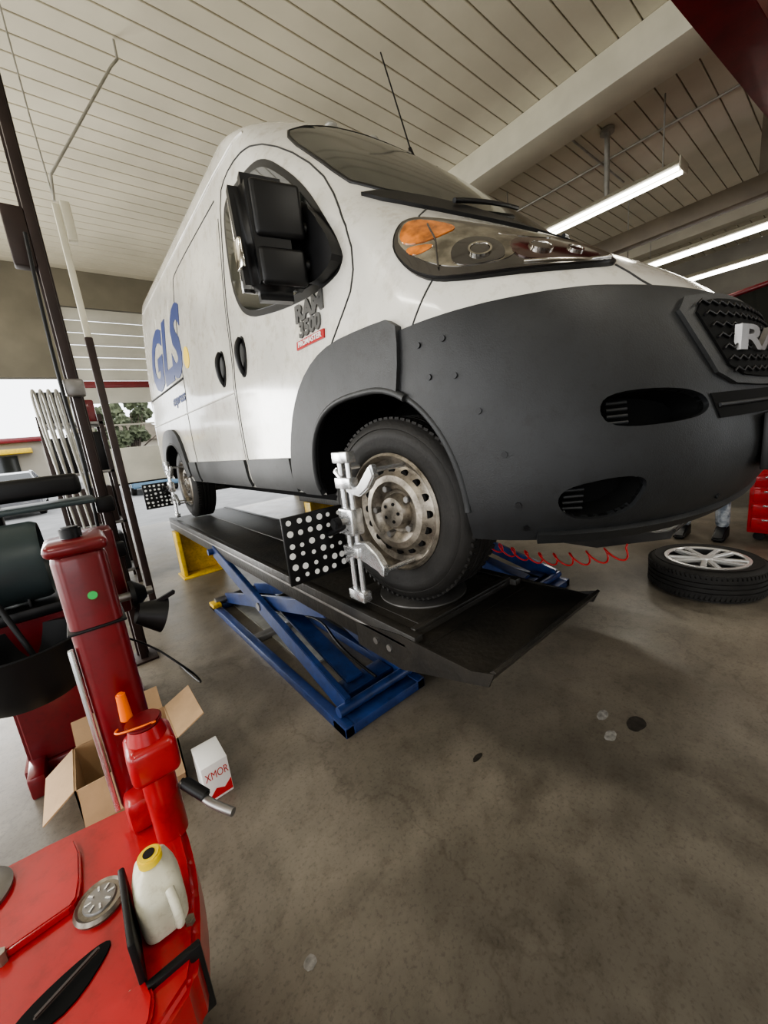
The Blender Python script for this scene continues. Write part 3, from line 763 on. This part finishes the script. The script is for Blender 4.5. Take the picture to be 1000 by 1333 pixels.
for i in range(8):
    a = i * math.pi / 4
    bar('gauge_tick', (-.115 + .012 * math.cos(a), .785 + .012 * math.sin(a), .599), (-.115 + .022 * math.cos(a), .785 + .022 * math.sin(a), .599), .003, .002, M_alu, tc, bev=0)
lathe('turntable_disc', [(0, 0), (.06, 0), (.062, .008), (.05, .014), (.02, .016), (.0, .016)], M_steel, Matrix.Translation((-.30, .94, .60)), tc)
for (bx_, by_) in ((-.265, .84), (-.245, .80), (.0, .64), (-.02, .95), (-.09, .60)):
    cyl('brass_bolt', (bx_, by_, .584), (bx_, by_, .606 if by_ > .79 and bx_ < -.2 else .592), .008, M_steelrim, tc, seg=6)
box('column_foot', -.055, .045, .88, 1.03, .583, .66, M_red, tc, bev=.015)
box('column', -.062, .028, .93, 1.04, .60, 1.195, M_dred, tc, bev=.022, seg=4)
box('column_cap', -.068, .034, .922, 1.048, 1.185, 1.212, M_dred, tc, bev=.012, seg=3)
box('column_band', -.066, .032, .926, 1.044, 1.03, 1.036, M_black, tc, bev=.002)
box('column_strip', -.073, -.064, .935, .95, .62, 1.0, M_alu, tc, bev=.002)
cyl('column_top_knob', (-.02, .98, 1.21), (-.02, .98, 1.235), .018, M_black, tc, bev=.004)
cyl('inspection_sticker', (-.012, .926, 1.10), (-.012, .931, 1.10), .008, M_green, tc, seg=20)
box('lubricator_body', -.03, .055, .80, .89, .735, .815, M_red, tc, bev=.016, seg=4)
cyl('lubricator_neck', (.012, .845, .81), (.012, .845, .845), .036, M_red, tc, r2=.028, bev=.004)
cyl('lubricator_cap', (.012, .845, .843), (.012, .845, .852), .032, M_dred, tc, bev=.003)
cyl('lubricator_stem', (.012, .845, .58), (.012, .845, .74), .030, M_red, tc)
cyl('orange_knob', (-.012, .88, .845), (-.012, .88, .905), .011, M_okn, tc, r2=.008, bev=.003)
tube('knob_wire', [(-.03, .86, .845), (-.04, .84, .85), (-.01, .82, .855), (.03, .82, .85)], .002, M_okn, tc, spline='NURBS')
tube('air_lever', [(.045, .84, .68), (.07, .80, .66), (.085, .76, .655), (.11, .72, .65)], .008, M_steel, tc, spline='NURBS')
cyl('air_lever_grip', (.05, .83, .685), (.08, .785, .66), .012, M_black, tc, bev=.003)
tube('air_line', [(-.05, .92, .62), (.02, .90, .63), (.055, .85, .66), (.05, .83, .69)], .004, M_black, tc, spline='NURBS')
bmj = bmesh.new()
rings = []
for (sx, sy, z) in ((.026, .034, 0), (.034, .044, .006), (.035, .046, .02), (.035, .046, .060), (.033, .043, .075), (.026, .034, .090), (.016, .020, .098), (.0145, .0145, .102)):
    ring = []
    for i in range(28):
        a = 2 * math.pi * i / 28; c, s_ = math.cos(a), math.sin(a)
        ring.append(bmj.verts.new((-.030 + sx * math.copysign(abs(c) ** .55, c), .685 + (.012 if z > .085 else 0) + sy * math.copysign(abs(s_) ** .55, s_), .585 + z)))
    rings.append(ring)
for k in range(len(rings) - 1):
    for i in range(28): bmj.faces.new((rings[k][i], rings[k][(i + 1) % 28], rings[k + 1][(i + 1) % 28], rings[k + 1][i]))
bmj.faces.new(rings[0][::-1]); bmj.faces.new(rings[-1])
finish(bmj, 'fluid_jug', M_jug, tc, ang=50)
cyl('jug_cap', (-.030, .697, .685), (-.030, .697, .702), .018, M_cap, tc, bev=.003)
cyl('jug_cap_mark', (-.030, .697, .701), (-.030, .697, .703), .009, M_black, tc)
tube('jug_handle', [(-.015, .645, .665), (-.012, .620, .655), (-.012, .620, .61), (-.015, .645, .60)], .007, M_jug, tc, spline='NURBS')
box('jug_bracket_side', -.078, -.068, .60, .74, .50, .67, M_black, tc, bev=.003)
box('jug_bracket_front', -.076, .005, .588, .60, .46, .595, M_black, tc, bev=.003)

# ------------------------------------------------------------------ cardboard box + carton
cb = empty('cardboard_box')
x0, x1, y0, y1, h = -.22, .12, 1.66, 1.94, .22
box('panel_1', x0, x1, y0, y0 + .006, 0, h, M_card, cb); box('panel_2', x0, x1, y1 - .006, y1, 0, h, M_card, cb)
box('panel_3', x0, x0 + .006, y0, y1, 0, h, M_card, cb); box('panel_4', x1 - .006, x1, y0, y1, 0, h, M_card, cb)
box('base', x0, x1, y0, y1, 0, .006, M_card, cb)
bar('flap_1', (x1, (y0 + y1) / 2, h), (x1 + .11, (y0 + y1) / 2, h + .05), .27, .005, M_card, cb, bev=0)
bar('flap_2', (x0, (y0 + y1) / 2, h), (x0 - .10, (y0 + y1) / 2, h - .07), .27, .005, M_card, cb, bev=0)
bar('flap_3', (-.05, y0, h), (-.05, y0 - .08, h - .10), .32, .005, M_card, cb, bev=0)
bar('flap_4', (-.05, y1, h), (-.05, y1 + .06, h + .08), .32, .005, M_card, cb, bev=0)
for k in range(7):
    a = k * 1.3; tube('packed_hose', [(-.15 + .03 * k, 1.74 + .02 * k, .12), (-.05 + .02 * math.cos(a), 1.79 + .04 * math.sin(a), .20), (.05 - .02 * k, 1.84, .14)], .012, M_black if k % 2 else M_steel, cb, spline='NURBS')
ct = empty('parts_carton')
box('carton_shell', .15, .25, 1.49, 1.64, .0, .16, M_paper, ct, bev=.003)
prism('carton_red_panel', [(.155, .012), (.248, .012), (.248, .06), (.22, .035), (.19, .05)], 1.488, 1.49, M_redhose, ct, axis='Y')
bmt = text_bm('XMOR', .05)
for v in bmt.verts: v.co = Vector((.202 + v.co.x * .6, 1.4885, .11 + v.co.y))
me = D.meshes.new('carton_lettering'); bmt.to_mesh(me); bmt.free(); me.materials.append(M_redhose)
o = D.objects.new('carton_lettering', me); scn.collection.objects.link(o); o.parent = ct

# ------------------------------------------------------------------ wheel balancer behind
wb = empty('wheel_balancer')
prism('cabinet', [(-.40, .06), (.06, .06), (.06, .16), (.02, .20), (.0, .74), (-.40, .74)], 2.20, 2.62, M_dred, wb, bev=.015, axis='Y')
box('front_leg', -.40, -.34, 2.06, 2.22, .0, .10, M_dred, wb, bev=.01)
box('front_leg_2', .0, .06, 2.06, 2.22, .0, .10, M_dred, wb, bev=.01)
box('skid', -.42, .08, 2.18, 2.64, 0, .07, M_dred, wb, bev=.006)
box('weight_tray', -.66, .02, 2.14, 2.66, .74, .79, M_black, wb, bev=.015)
for k in range(5): box('tray_divider_%d' % (k + 1), -.60 + k * .12, -.59 + k * .12, 2.16, 2.64, .785, .83, M_black, wb, bev=.003)
lathe('moulded_tub', [(0, 0), (.15, .0), (.19, .06), (.20, .20), (.21, .22), (.19, .22), (.18, .08), (.14, .02), (0, .02)], M_black, Matrix.Translation((-.28, 2.02, .48)), wb)
bar('tub_bracket', (-.28, 2.06, .5), (-.28, 2.24, .42), .12, .04, M_black, wb)
cyl('crowbar', (-.22, 1.98, .51), (-.33, 2.06, .93), .010, M_black, wb)
lathe('wheel_guard', [(.0, 0), (.15, 0), (.17, .02), (.17, .45), (.16, .47), (.15, .45), (.15, .03), (0, .03)], M_teal, Matrix.Translation((-.62, 2.25, .97)) @ Matrix.Rotation(R(90), 4, 'Y'), wb)
box('display_post', -.34, -.28, 2.55, 2.61, .78, 1.22, M_black, wb, bev=.01)
box('display_housing', -.50, .04, 2.36, 2.46, 1.22, 1.32, M_black, wb, bev=.025, seg=3)
box('display_shelf', -.52, .08, 2.30, 2.58, 1.17, 1.195, M_teal, wb, bev=.01)
cyl('spindle', (.0, 2.35, .66), (.22, 2.35, .66), .022, M_steel, wb)
lathe('spindle_cone', [(.0, 0), (.075, 0), (.075, .02), (.03, .07), (.0, .07)], M_black, Matrix.Translation((.12, 2.35, .66)) @ Matrix.Rotation(R(90), 4, 'Y'), wb)
lathe('flange_cup', [(.0, 0), (.05, 0), (.09, .12), (.085, .12), (.045, .01), (0, .01)], M_black, Matrix.Translation((.12, 2.22, .60)) @ Matrix.Rotation(R(115), 4, 'Y'), wb)
bar('flange_hook', (.20, 2.22, .62), (.30, 2.2, .66), .03, .02, M_black, wb)
box('tool_panel', -.02, .12, 2.42, 2.60, .55, 1.02, M_dred, wb, bev=.02)
tube('floor_cable', [(.30, 2.7, .01), (.34, 2.3, .03), (.30, 2.05, .22), (.22, 2.02, .36), (.14, 2.15, .44), (.06, 2.3, .46)], .005, M_black, wb, spline='NURBS')

# posts, wires, hoses and racks left side
bp = empty('bay_post')
box('post_web', .12, .165, 2.98, 3.06, 0, 4.68, M_rust, bp, bev=.004)
box('post_flange', .108, .178, 3.06, 3.075, 0, 4.68, M_rust, bp, bev=.003)
box('post_base_plate', .07, .22, 2.93, 3.12, 0, .015, M_rust, bp, bev=.003)
for k, (zz, mm) in enumerate(((1.05, M_black), (1.75, M_steel), (.75, M_black))):
    box('post_bracket_%d' % (k + 1), .09, .19, 2.93, 2.99, zz, zz + .10, mm, bp, bev=.015)
tube('post_hose', [(.10, 2.94, 2.6), (.07, 2.92, 1.9), (.10, 2.92, 1.3), (.06, 2.93, .7)], .010, M_black, bp, spline='NURBS')
box('control_box', .02, .12, 2.98, 3.06, 2.45, 2.75, M_rust, bp, bev=.01)
wp = empty('door_track_post')
box('track_channel', .34, .385, 4.0, 4.04, 2.35, 3.3, M_cream, wp, bev=.006)
box('track_lower', .335, .39, 4.0, 4.05, 0, 2.35, M_rust, wp, bev=.006)
box('track_head', .39, .45, 3.98, 4.05, 3.05, 3.32, M_cream, wp, bev=.006)
tube('suspension_wire', [(.36, 4.02, 3.32), (.345, 4.1, 3.9), (.34, 4.2, 4.69)], .006, M_pipe, wp)
tube('conduit', [(.36, 4.02, 3.32), (.38, 4.02, 3.5), (.97, 4.12, 4.48), (1.03, 4.13, 4.56), (1.03, 4.13, 4.69)], .010, M_pipe, wp)
sr = empty('parts_rack')
for k, (xx, yy) in enumerate(((-.12, 5.0), (.36, 5.0), (-.12, 5.4), (.36, 5.4))): box('upright_%d' % (k + 1), xx, xx + .04, yy, yy + .04, 0, 1.85, M_rust, sr, bev=.003)
for k, zz in enumerate((.15, .7, 1.25, 1.75)):
    box('shelf_%d' % (k + 1), -.12, .40, 5.0, 5.44, zz, zz + .03, M_steel, sr, bev=.003)
for k, (xx, zz, w_, h_, mm) in enumerate(((-.09, 1.78, .25, .30, M_black), (.18, 1.78, .18, .22, M_dred), (-.08, 1.28, .2, .36, M_black), (.14, 1.28, .22, .4, M_black), (-.08, .73, .42, .38, M_rust), (-.08, .18, .42, .4, M_black))):
    box('stored_case_%d' % (k + 1), xx, xx + w_, 5.03, 5.38, zz, zz + h_, mm, sr, bev=.015)
hs = empty('exhaust_hose_bundle')
for k in range(4):
    xx = -.10 + k * .055
    tube('hose_%d' % (k + 1), [(xx + .10, 4.75, .0), (xx + .06, 4.72, .9), (xx + .02, 4.7, 1.6), (xx, 4.7, 1.98), (xx + .02, 4.72, 2.08), (xx + .035, 4.78, 1.95), (xx + .04, 4.8, 1.3)], .011, M_pipe, hs, spline='NURBS')

# ------------------------------------------------------------------ ROOM
X0, X1, Y0, Y1, ZC = -5.0, 13.0, -5.5, 9.0, 4.7
box('floor', X0 - .2, X1 + .2, Y0 - .2, Y1 + .2, -.12, 0, M_floor)
box('ground_outside', -60, 70, -60, 90, -.20, -.125, M_asph)
bm = bmesh.new()
yy = Y0
while yy < Y1:
    mtx = Matrix.Translation(((X0 + X1) / 2, yy + .098, ZC + .02)) @ Matrix.Diagonal((X1 - X0, .184, .04, 1))
    bmesh.ops.create_cube(bm, size=1, matrix=mtx); yy += .196
bmesh.ops.create_cube(bm, size=1, matrix=Matrix.Translation(((X0 + X1) / 2, (Y0 + Y1) / 2, ZC + .06)) @ Matrix.Diagonal((X1 - X0 + .4, Y1 - Y0 + .4, .06, 1)))
bmesh.ops.bevel(bm, geom=[e for e in bm.edges if e.calc_length() > 10], offset=.004, segments=1, affect='EDGES')
finish(bm, 'ceiling', M_ceil, None, smooth=False)
box('roof_beam_1', 4.80, 5.25, Y0, Y1, 4.38, 4.70, M_cream, None, bev=.01)  # this and the next two are beams running the length of the room
box('roof_beam_2', 7.4, 7.6, Y0, Y1, 3.75, 3.98, M_wood, None, bev=.01)
box('roof_beam_3', 10.2, 10.5, Y0, Y1, 4.4, 4.7, M_cream, None, bev=.01)
pst = empty('timber_post')
box('post_shaft', 7.42, 7.58, .92, 1.08, 3.98, 4.68, M_wood, pst, bev=.01)
cd = empty('ceiling_conduit')
tube('conduit_run', [(6.6, 0, 4.67), (6.6, 3.5, 4.67), (6.6, 8.9, 4.67)], .014, M_pipe, cd)
tube('conduit_cross', [(5.27, 2.6, 4.66), (7.4, 2.6, 4.66)], .012, M_pipe, cd)

def walled(name, axis, c0, c1, a0, a1, opens, m, ztop=ZC):
    e = empty(name); k = a0; st = [1]
    def bx(s0, s1, z0, z1):
        if s1 - s0 < .01 or z1 - z0 < .01: return
        if axis == 'Y': box('section_%d' % st[0], s0, s1, c0, c1, z0, z1, m, e)
        else: box('section_%d' % st[0], c0, c1, s0, s1, z0, z1, m, e)
        st[0] += 1
    for (s0, s1, zt) in opens:
        bx(k, s0, 0, ztop); bx(s0, s1, zt, ztop); k = s1
    bx(k, a1, 0, ztop)
    return e
walled('wall_rear', 'Y', Y1, Y1 + .2, X0, X1, [(-4.4, .22, 2.9), (.46, 4.4, 4.1)], M_wallr)
walled('wall_left', 'X', X0 - .2, X0, Y0, Y1, [(-4.8, -.9, 3.7), (-.3, 3.6, 3.7), (4.2, 8.4, 3.7)], M_walls)
walled('wall_front', 'Y', Y0 - .2, Y0, X0, X1, [(-4.2, -.4, 3.0), (5.4, 9.6, 3.0)], M_walls)
walled('wall_right', 'X', X1, X1 + .2, Y0, Y1, [], M_walls)
dr = empty('door_1')
box('lower_panel', .46, 4.4, Y1 + .03, Y1 + .08, .92, 1.60, M_door, dr, bev=.005)
box('window_rail_top', .46, 4.4, Y1 + .03, Y1 + .08, 2.44, 2.72, M_door, dr, bev=.005)
for k in range(4): box('window_mullion_%d' % (k + 1), .46 + k * 1.28, .46 + k * 1.28 + .10, Y1 + .03, Y1 + .08, 1.60, 2.44, M_door, dr, bev=.004)
box('window_bar', .46, 4.4, Y1 + .04, Y1 + .06, 2.02, 2.05, M_door, dr)
box('red_band', .46, 4.4, Y1 + .02, Y1 + .08, 2.72, 2.84, M_dred, dr, bev=.004)
for k in range(6):
    box('upper_slat_%d' % (k + 1), .46, 4.4, Y1 + .03, Y1 + .07, 2.85 + k * .208, 3.045 + k * .208, M_door, dr, bev=.008)
box('bottom_seal', .46, 4.4, Y1 + .03, Y1 + .08, .89, .92, M_black, dr)
def tree(x, y, h, seed):
    e = empty('street_tree'); rr = random.Random(seed); z0 = -.125
    cyl('trunk', (x, y, z0), (x, y, h * .5), .14, M_bark, e, r2=.08)
    for k in range(22):
        a = rr.uniform(0, 6.28); q = rr.uniform(.4, 1.8)
        p = (x + math.cos(a) * q, y + math.sin(a) * q, h * rr.uniform(.4, 1))
        cyl('branch_%d' % (k + 1), (x, y, h * rr.uniform(.25, .5)), p, .04, M_bark, e, r2=.012, seg=8)
        bm = bmesh.new(); bmesh.ops.create_icosphere(bm, subdivisions=3, radius=rr.uniform(.2, .42))
        for v in bm.verts: v.co = v.co * rr.uniform(.5, 1.3) + Vector(p)
        finish(bm, 'leaf_cluster_%d' % (k + 1), M_leaf, e, smooth=False)
tree(3.0, 24, 4.4, 1); tree(6.5, 27, 5, 2); tree(1.9, 31, 5.4, 5)
bl = empty('street_building')
box('main_block', -14, -.9, 34, 42, -.125, 3.2, M_bldg, bl, bev=.02)
box('roof_slab', -14.3, -.6, 33.6, 42.3, 3.2, 3.5, M_dred, bl, bev=.02)
for k in range(4): box('shop_window_%d' % (k + 1), -13 + k * 3, -11.2 + k * 3, 33.93, 34.02, .9, 2.4, M_glass, bl)
box('shop_awning', -13.4, -1.4, 33.0, 34.0, 2.5, 2.8, M_yellow, bl, bev=.02)
b2 = empty('street_house')
box('house_block', 1.0, 9.0, 40, 46, -.125, 3.0, M_bldg, b2, bev=.02)
prism('house_roof', [(.6, 3.0), (9.4, 3.0), (5.0, 5.0)], 39.6, 46.4, M_wood, b2, axis='Y')
for k in range(3): box('house_window_%d' % (k + 1), 2.0 + k * 2.4, 3.2 + k * 2.4, 39.93, 40.02, 1.0, 2.2, M_glass, b2)
hd = empty('street_hedge')
for k in range(7):
    bm = bmesh.new(); bmesh.ops.create_icosphere(bm, subdivisions=3, radius=.6)
    rr = random.Random(k)
    for v in bm.verts: v.co = Vector((v.co.x * 1.1, v.co.y * .7, v.co.z)) * rr.uniform(.7, 1.25) + Vector((-6 + k * .95, 28, .35))
    finish(bm, 'bush_%d' % (k + 1), M_leaf, hd, smooth=False)

def car(name, ox, oy, oz, paint, L=4.5, W=1.8, H=1.5, flip=False):
    e = empty(name)
    s = L / 4.5
    lo = [(0,.30),(.0,.62),(.10,.82),(.9,.95),(1.2,1.0),(3.9,1.02),(4.42,.96),(4.5,.70),(4.48,.30)]
    def P(pts): return [((oy + (L - a * s if flip else a * s)), oz + b * H / 1.5) for a, b in pts]
    prism('car_body', P(lo), ox, ox + W, paint, e, bev=.06, axis='X')
    cab = [(.95,.98),(1.65,1.44),(2.2,1.50),(3.2,1.48),(3.85,1.30),(4.2,1.0)]
    bm = bmesh.new(); pr = P(cab)
    rings = []
    for xx, ins in ((ox + .06, 0), (ox + W - .06, 1)):
        rings.append([bm.verts.new((xx + (.16 if ins == 0 else -.16) * ((b - oz) / (H / 1.5) - .98) / .52, a, b)) for a, b in pr])
    bm.faces.new(rings[0]); bm.faces.new(rings[1][::-1])
    n_ = len(pr)
    for i in range(n_):
        f = bm.faces.new((rings[0][i], rings[0][(i + 1) % n_], rings[1][(i + 1) % n_], rings[1][i]))
        if i in (1, 2, 3): f.material_index = 1
    bmesh.ops.recalc_face_normals(bm, faces=bm.faces[:])
    finish(bm, 'car_cabin', M_glass, e, smooth=False, mats=[M_glass, paint])
    for fr_ in (2.35, 3.1):
        a = oy + (L - fr_ * s if flip else fr_ * s)
        for xx, sg in ((ox + .06, 1), (ox + W - .06, -1)):
            bar('pillar', (xx, a, oz + .98 * H / 1.5), (xx + sg * .14, a, oz + 1.45 * H / 1.5), .03, .06, paint, e, bev=.006)
    for xx, sg in ((ox + .06, 1), (ox + W - .06, -1)):
        q = [Vector((xx + sg * .16 * ((b - oz) / (H / 1.5) - .98) / .52, a, b)) for a, b in pr]
        tube('roof_frame', [tuple(v) for v in q], .03, paint, e)
    for yy_ in (.85, 3.6):
        a = oy + (L - yy_ * s if flip else yy_ * s)
        for xx, d in ((ox + .10, -1), (ox + W - .10, 1)):
            mw = mw_side(Vector((xx, a, oz + .33)), d)
            lathe('car_tyre', [(.20, -.1), (.30, -.1), (.33, -.07), (.33, .07), (.30, .1), (.20, .1)], M_rubber, mw, e, seg=40, closed=True)
            lathe('car_rim', [(.20, -.08), (.205, .09), (.18, .07), (.05, .06), (0, .07)], M_alloy, mw, e, seg=30)
    for xx in (ox + .1, ox + W - .4): box('car_lamp', xx, xx + .3, oy + (L - .04 if flip else -.01), oy + (L + .01 if flip else .04), oz + .62, oz + .76, M_chrome, e, bev=.01)
    return e
car('parked_car', 1.9, 18.5, -.125, M_carblue)
car('parked_car', -2.6, 17.0, -.125, M_cargrey)
car('red_car', 6.1, -1.8, .80, M_dred, L=4.55, W=1.85, H=1.72, flip=True)
tp = empty('two_post_lift')
for k, xx in enumerate((5.55, 8.35)):
    box('lift_column_%d' % (k + 1), xx - .14, xx + .14, -.9, -.6, 0, 3.5, M_dred, tp, bev=.015)
    box('lift_foot_%d' % (k + 1), xx - .25, xx + .25, -1.0, -.45, 0, .03, M_dred, tp, bev=.005)
    for yy_ in (-1.1, 1.6):
        xi = 6.4 if k == 0 else 7.7
        bar('lift_arm', (xx, -.75, .95), (xi, yy_, 1.0), .12, .10, M_dred, tp)
        cyl('lift_pad', (xi, yy_, 1.0), (xi, yy_, 1.15), .06, M_black, tp)
box('lift_top_beam', 5.41, 8.49, -.85, -.65, 3.5, 3.65, M_dred, tp, bev=.01)
ob_ = empty('overhead_gantry_beam')
bar('beam_web', (2.5, .86, 3.77), (7.2, .42, 3.77), .20, .26, M_dred, ob_, bev=.01)
bar('beam_flange', (2.5, .86, 3.63), (7.2, .42, 3.63), .26, .02, M_dred, ob_, bev=.004)
for xx, y_ in ((2.8, .83), (6.9, .45)): cyl('beam_hanger', (xx, y_, 3.9), (xx, y_, 4.69), .02, M_steel, ob_)

ch = empty('tool_chest')
box('chest_body', 4.72, 5.25, -.15, .58, .08, .66, M_red, ch, bev=.015)
for k in range(4):
    box('chest_drawer_%d' % (k + 1), 4.705, 4.725, -.12, .55, .12 + k * .13, .23 + k * .13, M_red, ch, bev=.004)
    box('drawer_pull_%d' % (k + 1), 4.69, 4.708, -.05, .48, .205 + k * .13, .22 + k * .13, M_alu, ch, bev=.003)
for xx in (4.8, 5.17):
    for yy_ in (-.08, .5): cyl('castor', (xx - .015, yy_, .04), (xx + .015, yy_, .04), .04, M_black, ch)

def fixture(x, y0, y1, z, name='ceiling_lamp', power=60, pipe=False):
    e = empty(name)
    prism('reflector', [(x - .15, z), (x - .06, z + .07), (x + .06, z + .07), (x + .15, z), (x + .14, z - .003), (x - .14, z - .003)], y0, y1, M_cream, e, axis='Y')
    for k, dx in enumerate((-.07, .07)):
        cyl('tube_%d' % (k + 1), (x + dx, y0 + .03, z - .02), (x + dx, y1 - .03, z - .02), .019, M_tube, e, seg=12)
    for yy in (y0 + .2, y1 - .2): cyl('hanger', (x, yy, z + .07), (x, yy, ZC - .01), .008, M_pipe, e)
    for yy in (y0, y1): box('end_cap', x - .15, x + .15, yy - .008, yy + .008, z - .04, z + .07, M_cream, e, bev=.004)
    if pipe:
        ym = y0 + .8
        cyl('drop_pipe', (x, ym, z + .07), (x, ym, ZC - .01), .03, M_pipe, e)
        cyl('drop_pipe_flange', (x, ym, ZC - .05), (x, ym, ZC - .01), .08, M_pipe, e)
    l = D.lights.new('lamp_glow', 'AREA'); l.shape = 'RECTANGLE'; l.size = .28; l.size_y = y1 - y0; l.energy = power; l.color = (1, .95, .84)
    lo = D.objects.new('lamp_glow', l); scn.collection.objects.link(lo); lo.location = (x, (y0 + y1) / 2, z - .045); lo.parent = e
    return e
fixture(5.99, 1.50, 3.9, 3.88, pipe=True, power=45)
fixture(8.20, .6, 3.0, 3.60, power=45)
fixture(10.0, .8, 3.2, 3.60, power=45)
fixture(5.99, -4.2, -1.8, 4.2, power=40)  # this and the next two: unseen fixtures added to light the van's hood
fixture(-1.5, -3.2, -.8, 4.3, power=45)
fixture(1.9, -3.2, -.8, 4.3, power=45)
fixture(-2.2, 1.5, 3.9, 4.3, power=40)  # unseen as well, extra fixture added left of the view

def spot(x, y, rx, ry, m, seed):
    rr = random.Random(seed); pts = [(x + rx * math.cos(a * math.pi / 9) * rr.uniform(.85, 1.05), y + ry * math.sin(a * math.pi / 9) * rr.uniform(.85, 1.05)) for a in range(18)]
    prism('floor_stain', chaikin(pts, 1), .0, .0012, m)
spot(1.62, .62, .040, .022, M_stainl, 1); spot(1.52, .55, .035, .022, M_stainl, 2); spot(1.66, .50, .055, .035, M_staind, 3)
spot(.22, .80, .018, .018, M_stainl, 4); spot(1.05, .88, .03, .012, M_staind, 6)

# ------------------------------------------------------------------ mechanic (mostly hidden behind the van)
def person(ox, oy):
    e = empty('mechanic')
    def skin(name, pts, edges, m, sub=2, root=0):
        me = D.meshes.new(name); me.from_pydata([(ox + p[0], oy + p[1], p[2]) for p in pts], edges, [])
        o = D.objects.new(name, me); scn.collection.objects.link(o); o.parent = e
        o.modifiers.new('s', 'SKIN'); sv = me.skin_vertices[0].data
        for i, p in enumerate(pts): sv[i].radius = (p[3], p[4] if len(p) > 4 else p[3]); sv[i].use_root = (i == root)
        md = o.modifiers.new('u', 'SUBSURF'); md.levels = sub; md.render_levels = sub
        me.materials.append(m)
        for p in me.polygons: p.use_smooth = True
        return o
    legs = [(0,0,.95,.15,.12),(0,-.10,.88,.095),(-.02,-.12,.50,.068),(.02,-.13,.09,.058),(0,.10,.88,.095),(-.05,.14,.50,.068),(-.02,.16,.09,.058),(0,0,1.05,.15,.11)]
    skin('trousers', legs, [(0,1),(1,2),(2,3),(0,4),(4,5),(5,6),(0,7)], M_jean)
    tors = [(0,0,1.0,.15,.11),(-.03,0,1.2,.16,.11),(-.06,0,1.40,.17,.11),(-.07,0,1.50,.07),(-.06,-.19,1.42,.065),(-.10,-.24,1.14,.05),(-.06,.19,1.42,.065),(-.10,.24,1.14,.05)]
    skin('shirt', tors, [(0,1),(1,2),(2,3),(2,4),(4,5),(2,6),(6,7)], M_shirt)
    arms = [(-.10,-.24,1.15,.042),(-.30,-.22,1.05,.03),(-.36,-.21,1.04,.032)]
    skin('forearm_1', arms, [(0,1),(1,2)], M_skin)
    skin('forearm_2', [(p[0], -p[1], *p[2:]) for p in arms], [(0,1),(1,2)], M_skin)
    for s in (1, -1):
        for k in range(4):
            y_ = s * (.21) + (k - 1.5) * .02
            ln = (.075, .085, .08, .065)[k]
            skin('finger', [(-.37,y_,1.04,.0095),(-.37-ln*.55,y_,1.035,.009),(-.37-ln,y_,1.015,.008)], [(0,1),(1,2)], M_skin, 1)
        skin('thumb', [(-.345,s*.18,1.04,.011),(-.375,s*.155,1.03,.010),(-.405,s*.15,1.015,.009)], [(0,1),(1,2)], M_skin, 1)
    skin('neck', [(-.07,0,1.47,.055),(-.08,0,1.58,.05)], [(0,1)], M_skin)
    bm = bmesh.new(); bmesh.ops.create_uvsphere(bm, u_segments=24, v_segments=16, radius=1)
    for v in bm.verts:
        c = v.co.copy(); c.x *= .098; c.y *= .076 * (1 - .18 * max(0, -v.co.z)); c.z *= .118
        v.co = c + Vector((ox - .095, oy, 1.665))
    finish(bm, 'head', M_skin, e, ang=180)
    bm = bmesh.new(); bmesh.ops.create_uvsphere(bm, u_segments=24, v_segments=16, radius=1)
    bmesh.ops.delete(bm, geom=[v for v in bm.verts if v.co.z < -.1 or (v.co.x < -.55 and v.co.z < .45)], context='VERTS')
    for v in bm.verts: v.co = Vector((v.co.x * .104, v.co.y * .083, v.co.z * .124)) + Vector((ox - .092, oy, 1.668))
    finish(bm, 'hair', M_hair, e, ang=180)
    cyl('nose', (ox - .188, oy, 1.675), (ox - .205, oy, 1.645), .008, M_skin, e, r2=.014)
    box('mouth', ox - .186, ox - .180, oy - .022, oy + .022, 1.612, 1.620, M_redbadge, e, bev=.002)
    for s in (1, -1):
        cyl('eye', (ox - .188, oy + s * .03, 1.685), (ox - .178, oy + s * .03, 1.685), .010, M_dark, e)
        cyl('ear', (ox - .085, oy + s * .072, 1.665), (ox - .085, oy + s * .086, 1.665), .028, M_skin, e, bev=.006)
    for yy, xx in ((-.13, .02), (.16, -.02)):
        prism('boot', [(ox + xx + .06, 0), (ox + xx - .20, 0), (ox + xx - .21, .04), (ox + xx - .12, .075), (ox + xx - .05, .12), (ox + xx + .06, .12)], oy + yy - .045, oy + yy + .045, M_black, e, bev=.014, axis='Y')
person(4.72, .88)

# ------------------------------------------------------------------ light
w = D.worlds.new('overcast_sky'); scn.world = w; w.use_nodes = True
bg = w.node_tree.nodes['Background']; bg.inputs['Color'].default_value = (0.94, 0.97, 1.0, 1); bg.inputs['Strength'].default_value = 3.6
def door_light(loc, rot, sx, sy, energy, col=(1.0, .985, .95)):
    l = D.lights.new('daylight_opening', 'AREA'); l.shape = 'RECTANGLE'; l.size = sx; l.size_y = sy; l.energy = energy; l.color = col
    o = D.objects.new('daylight_opening', l); scn.collection.objects.link(o); o.location = loc; o.rotation_euler = rot
door_light((X0 - .1, 1.65, 1.9), (0, R(-90), 0), 3.4, 3.7, 125)
door_light((X0 - .1, 6.3, 1.9), (0, R(-90), 0), 3.4, 4.0, 265)
door_light((X0 - .1, -2.8, 1.9), (0, R(-90), 0), 3.4, 3.7, 55)
door_light((-2.9, Y1 + .1, 1.45), (R(-90), 0, 0), 3.0, 2.7, 400)
scn.view_settings.view_transform = 'AgX'
try: scn.view_settings.look = 'AgX - Medium High Contrast'
except Exception: pass
scn.view_settings.exposure = 0.08
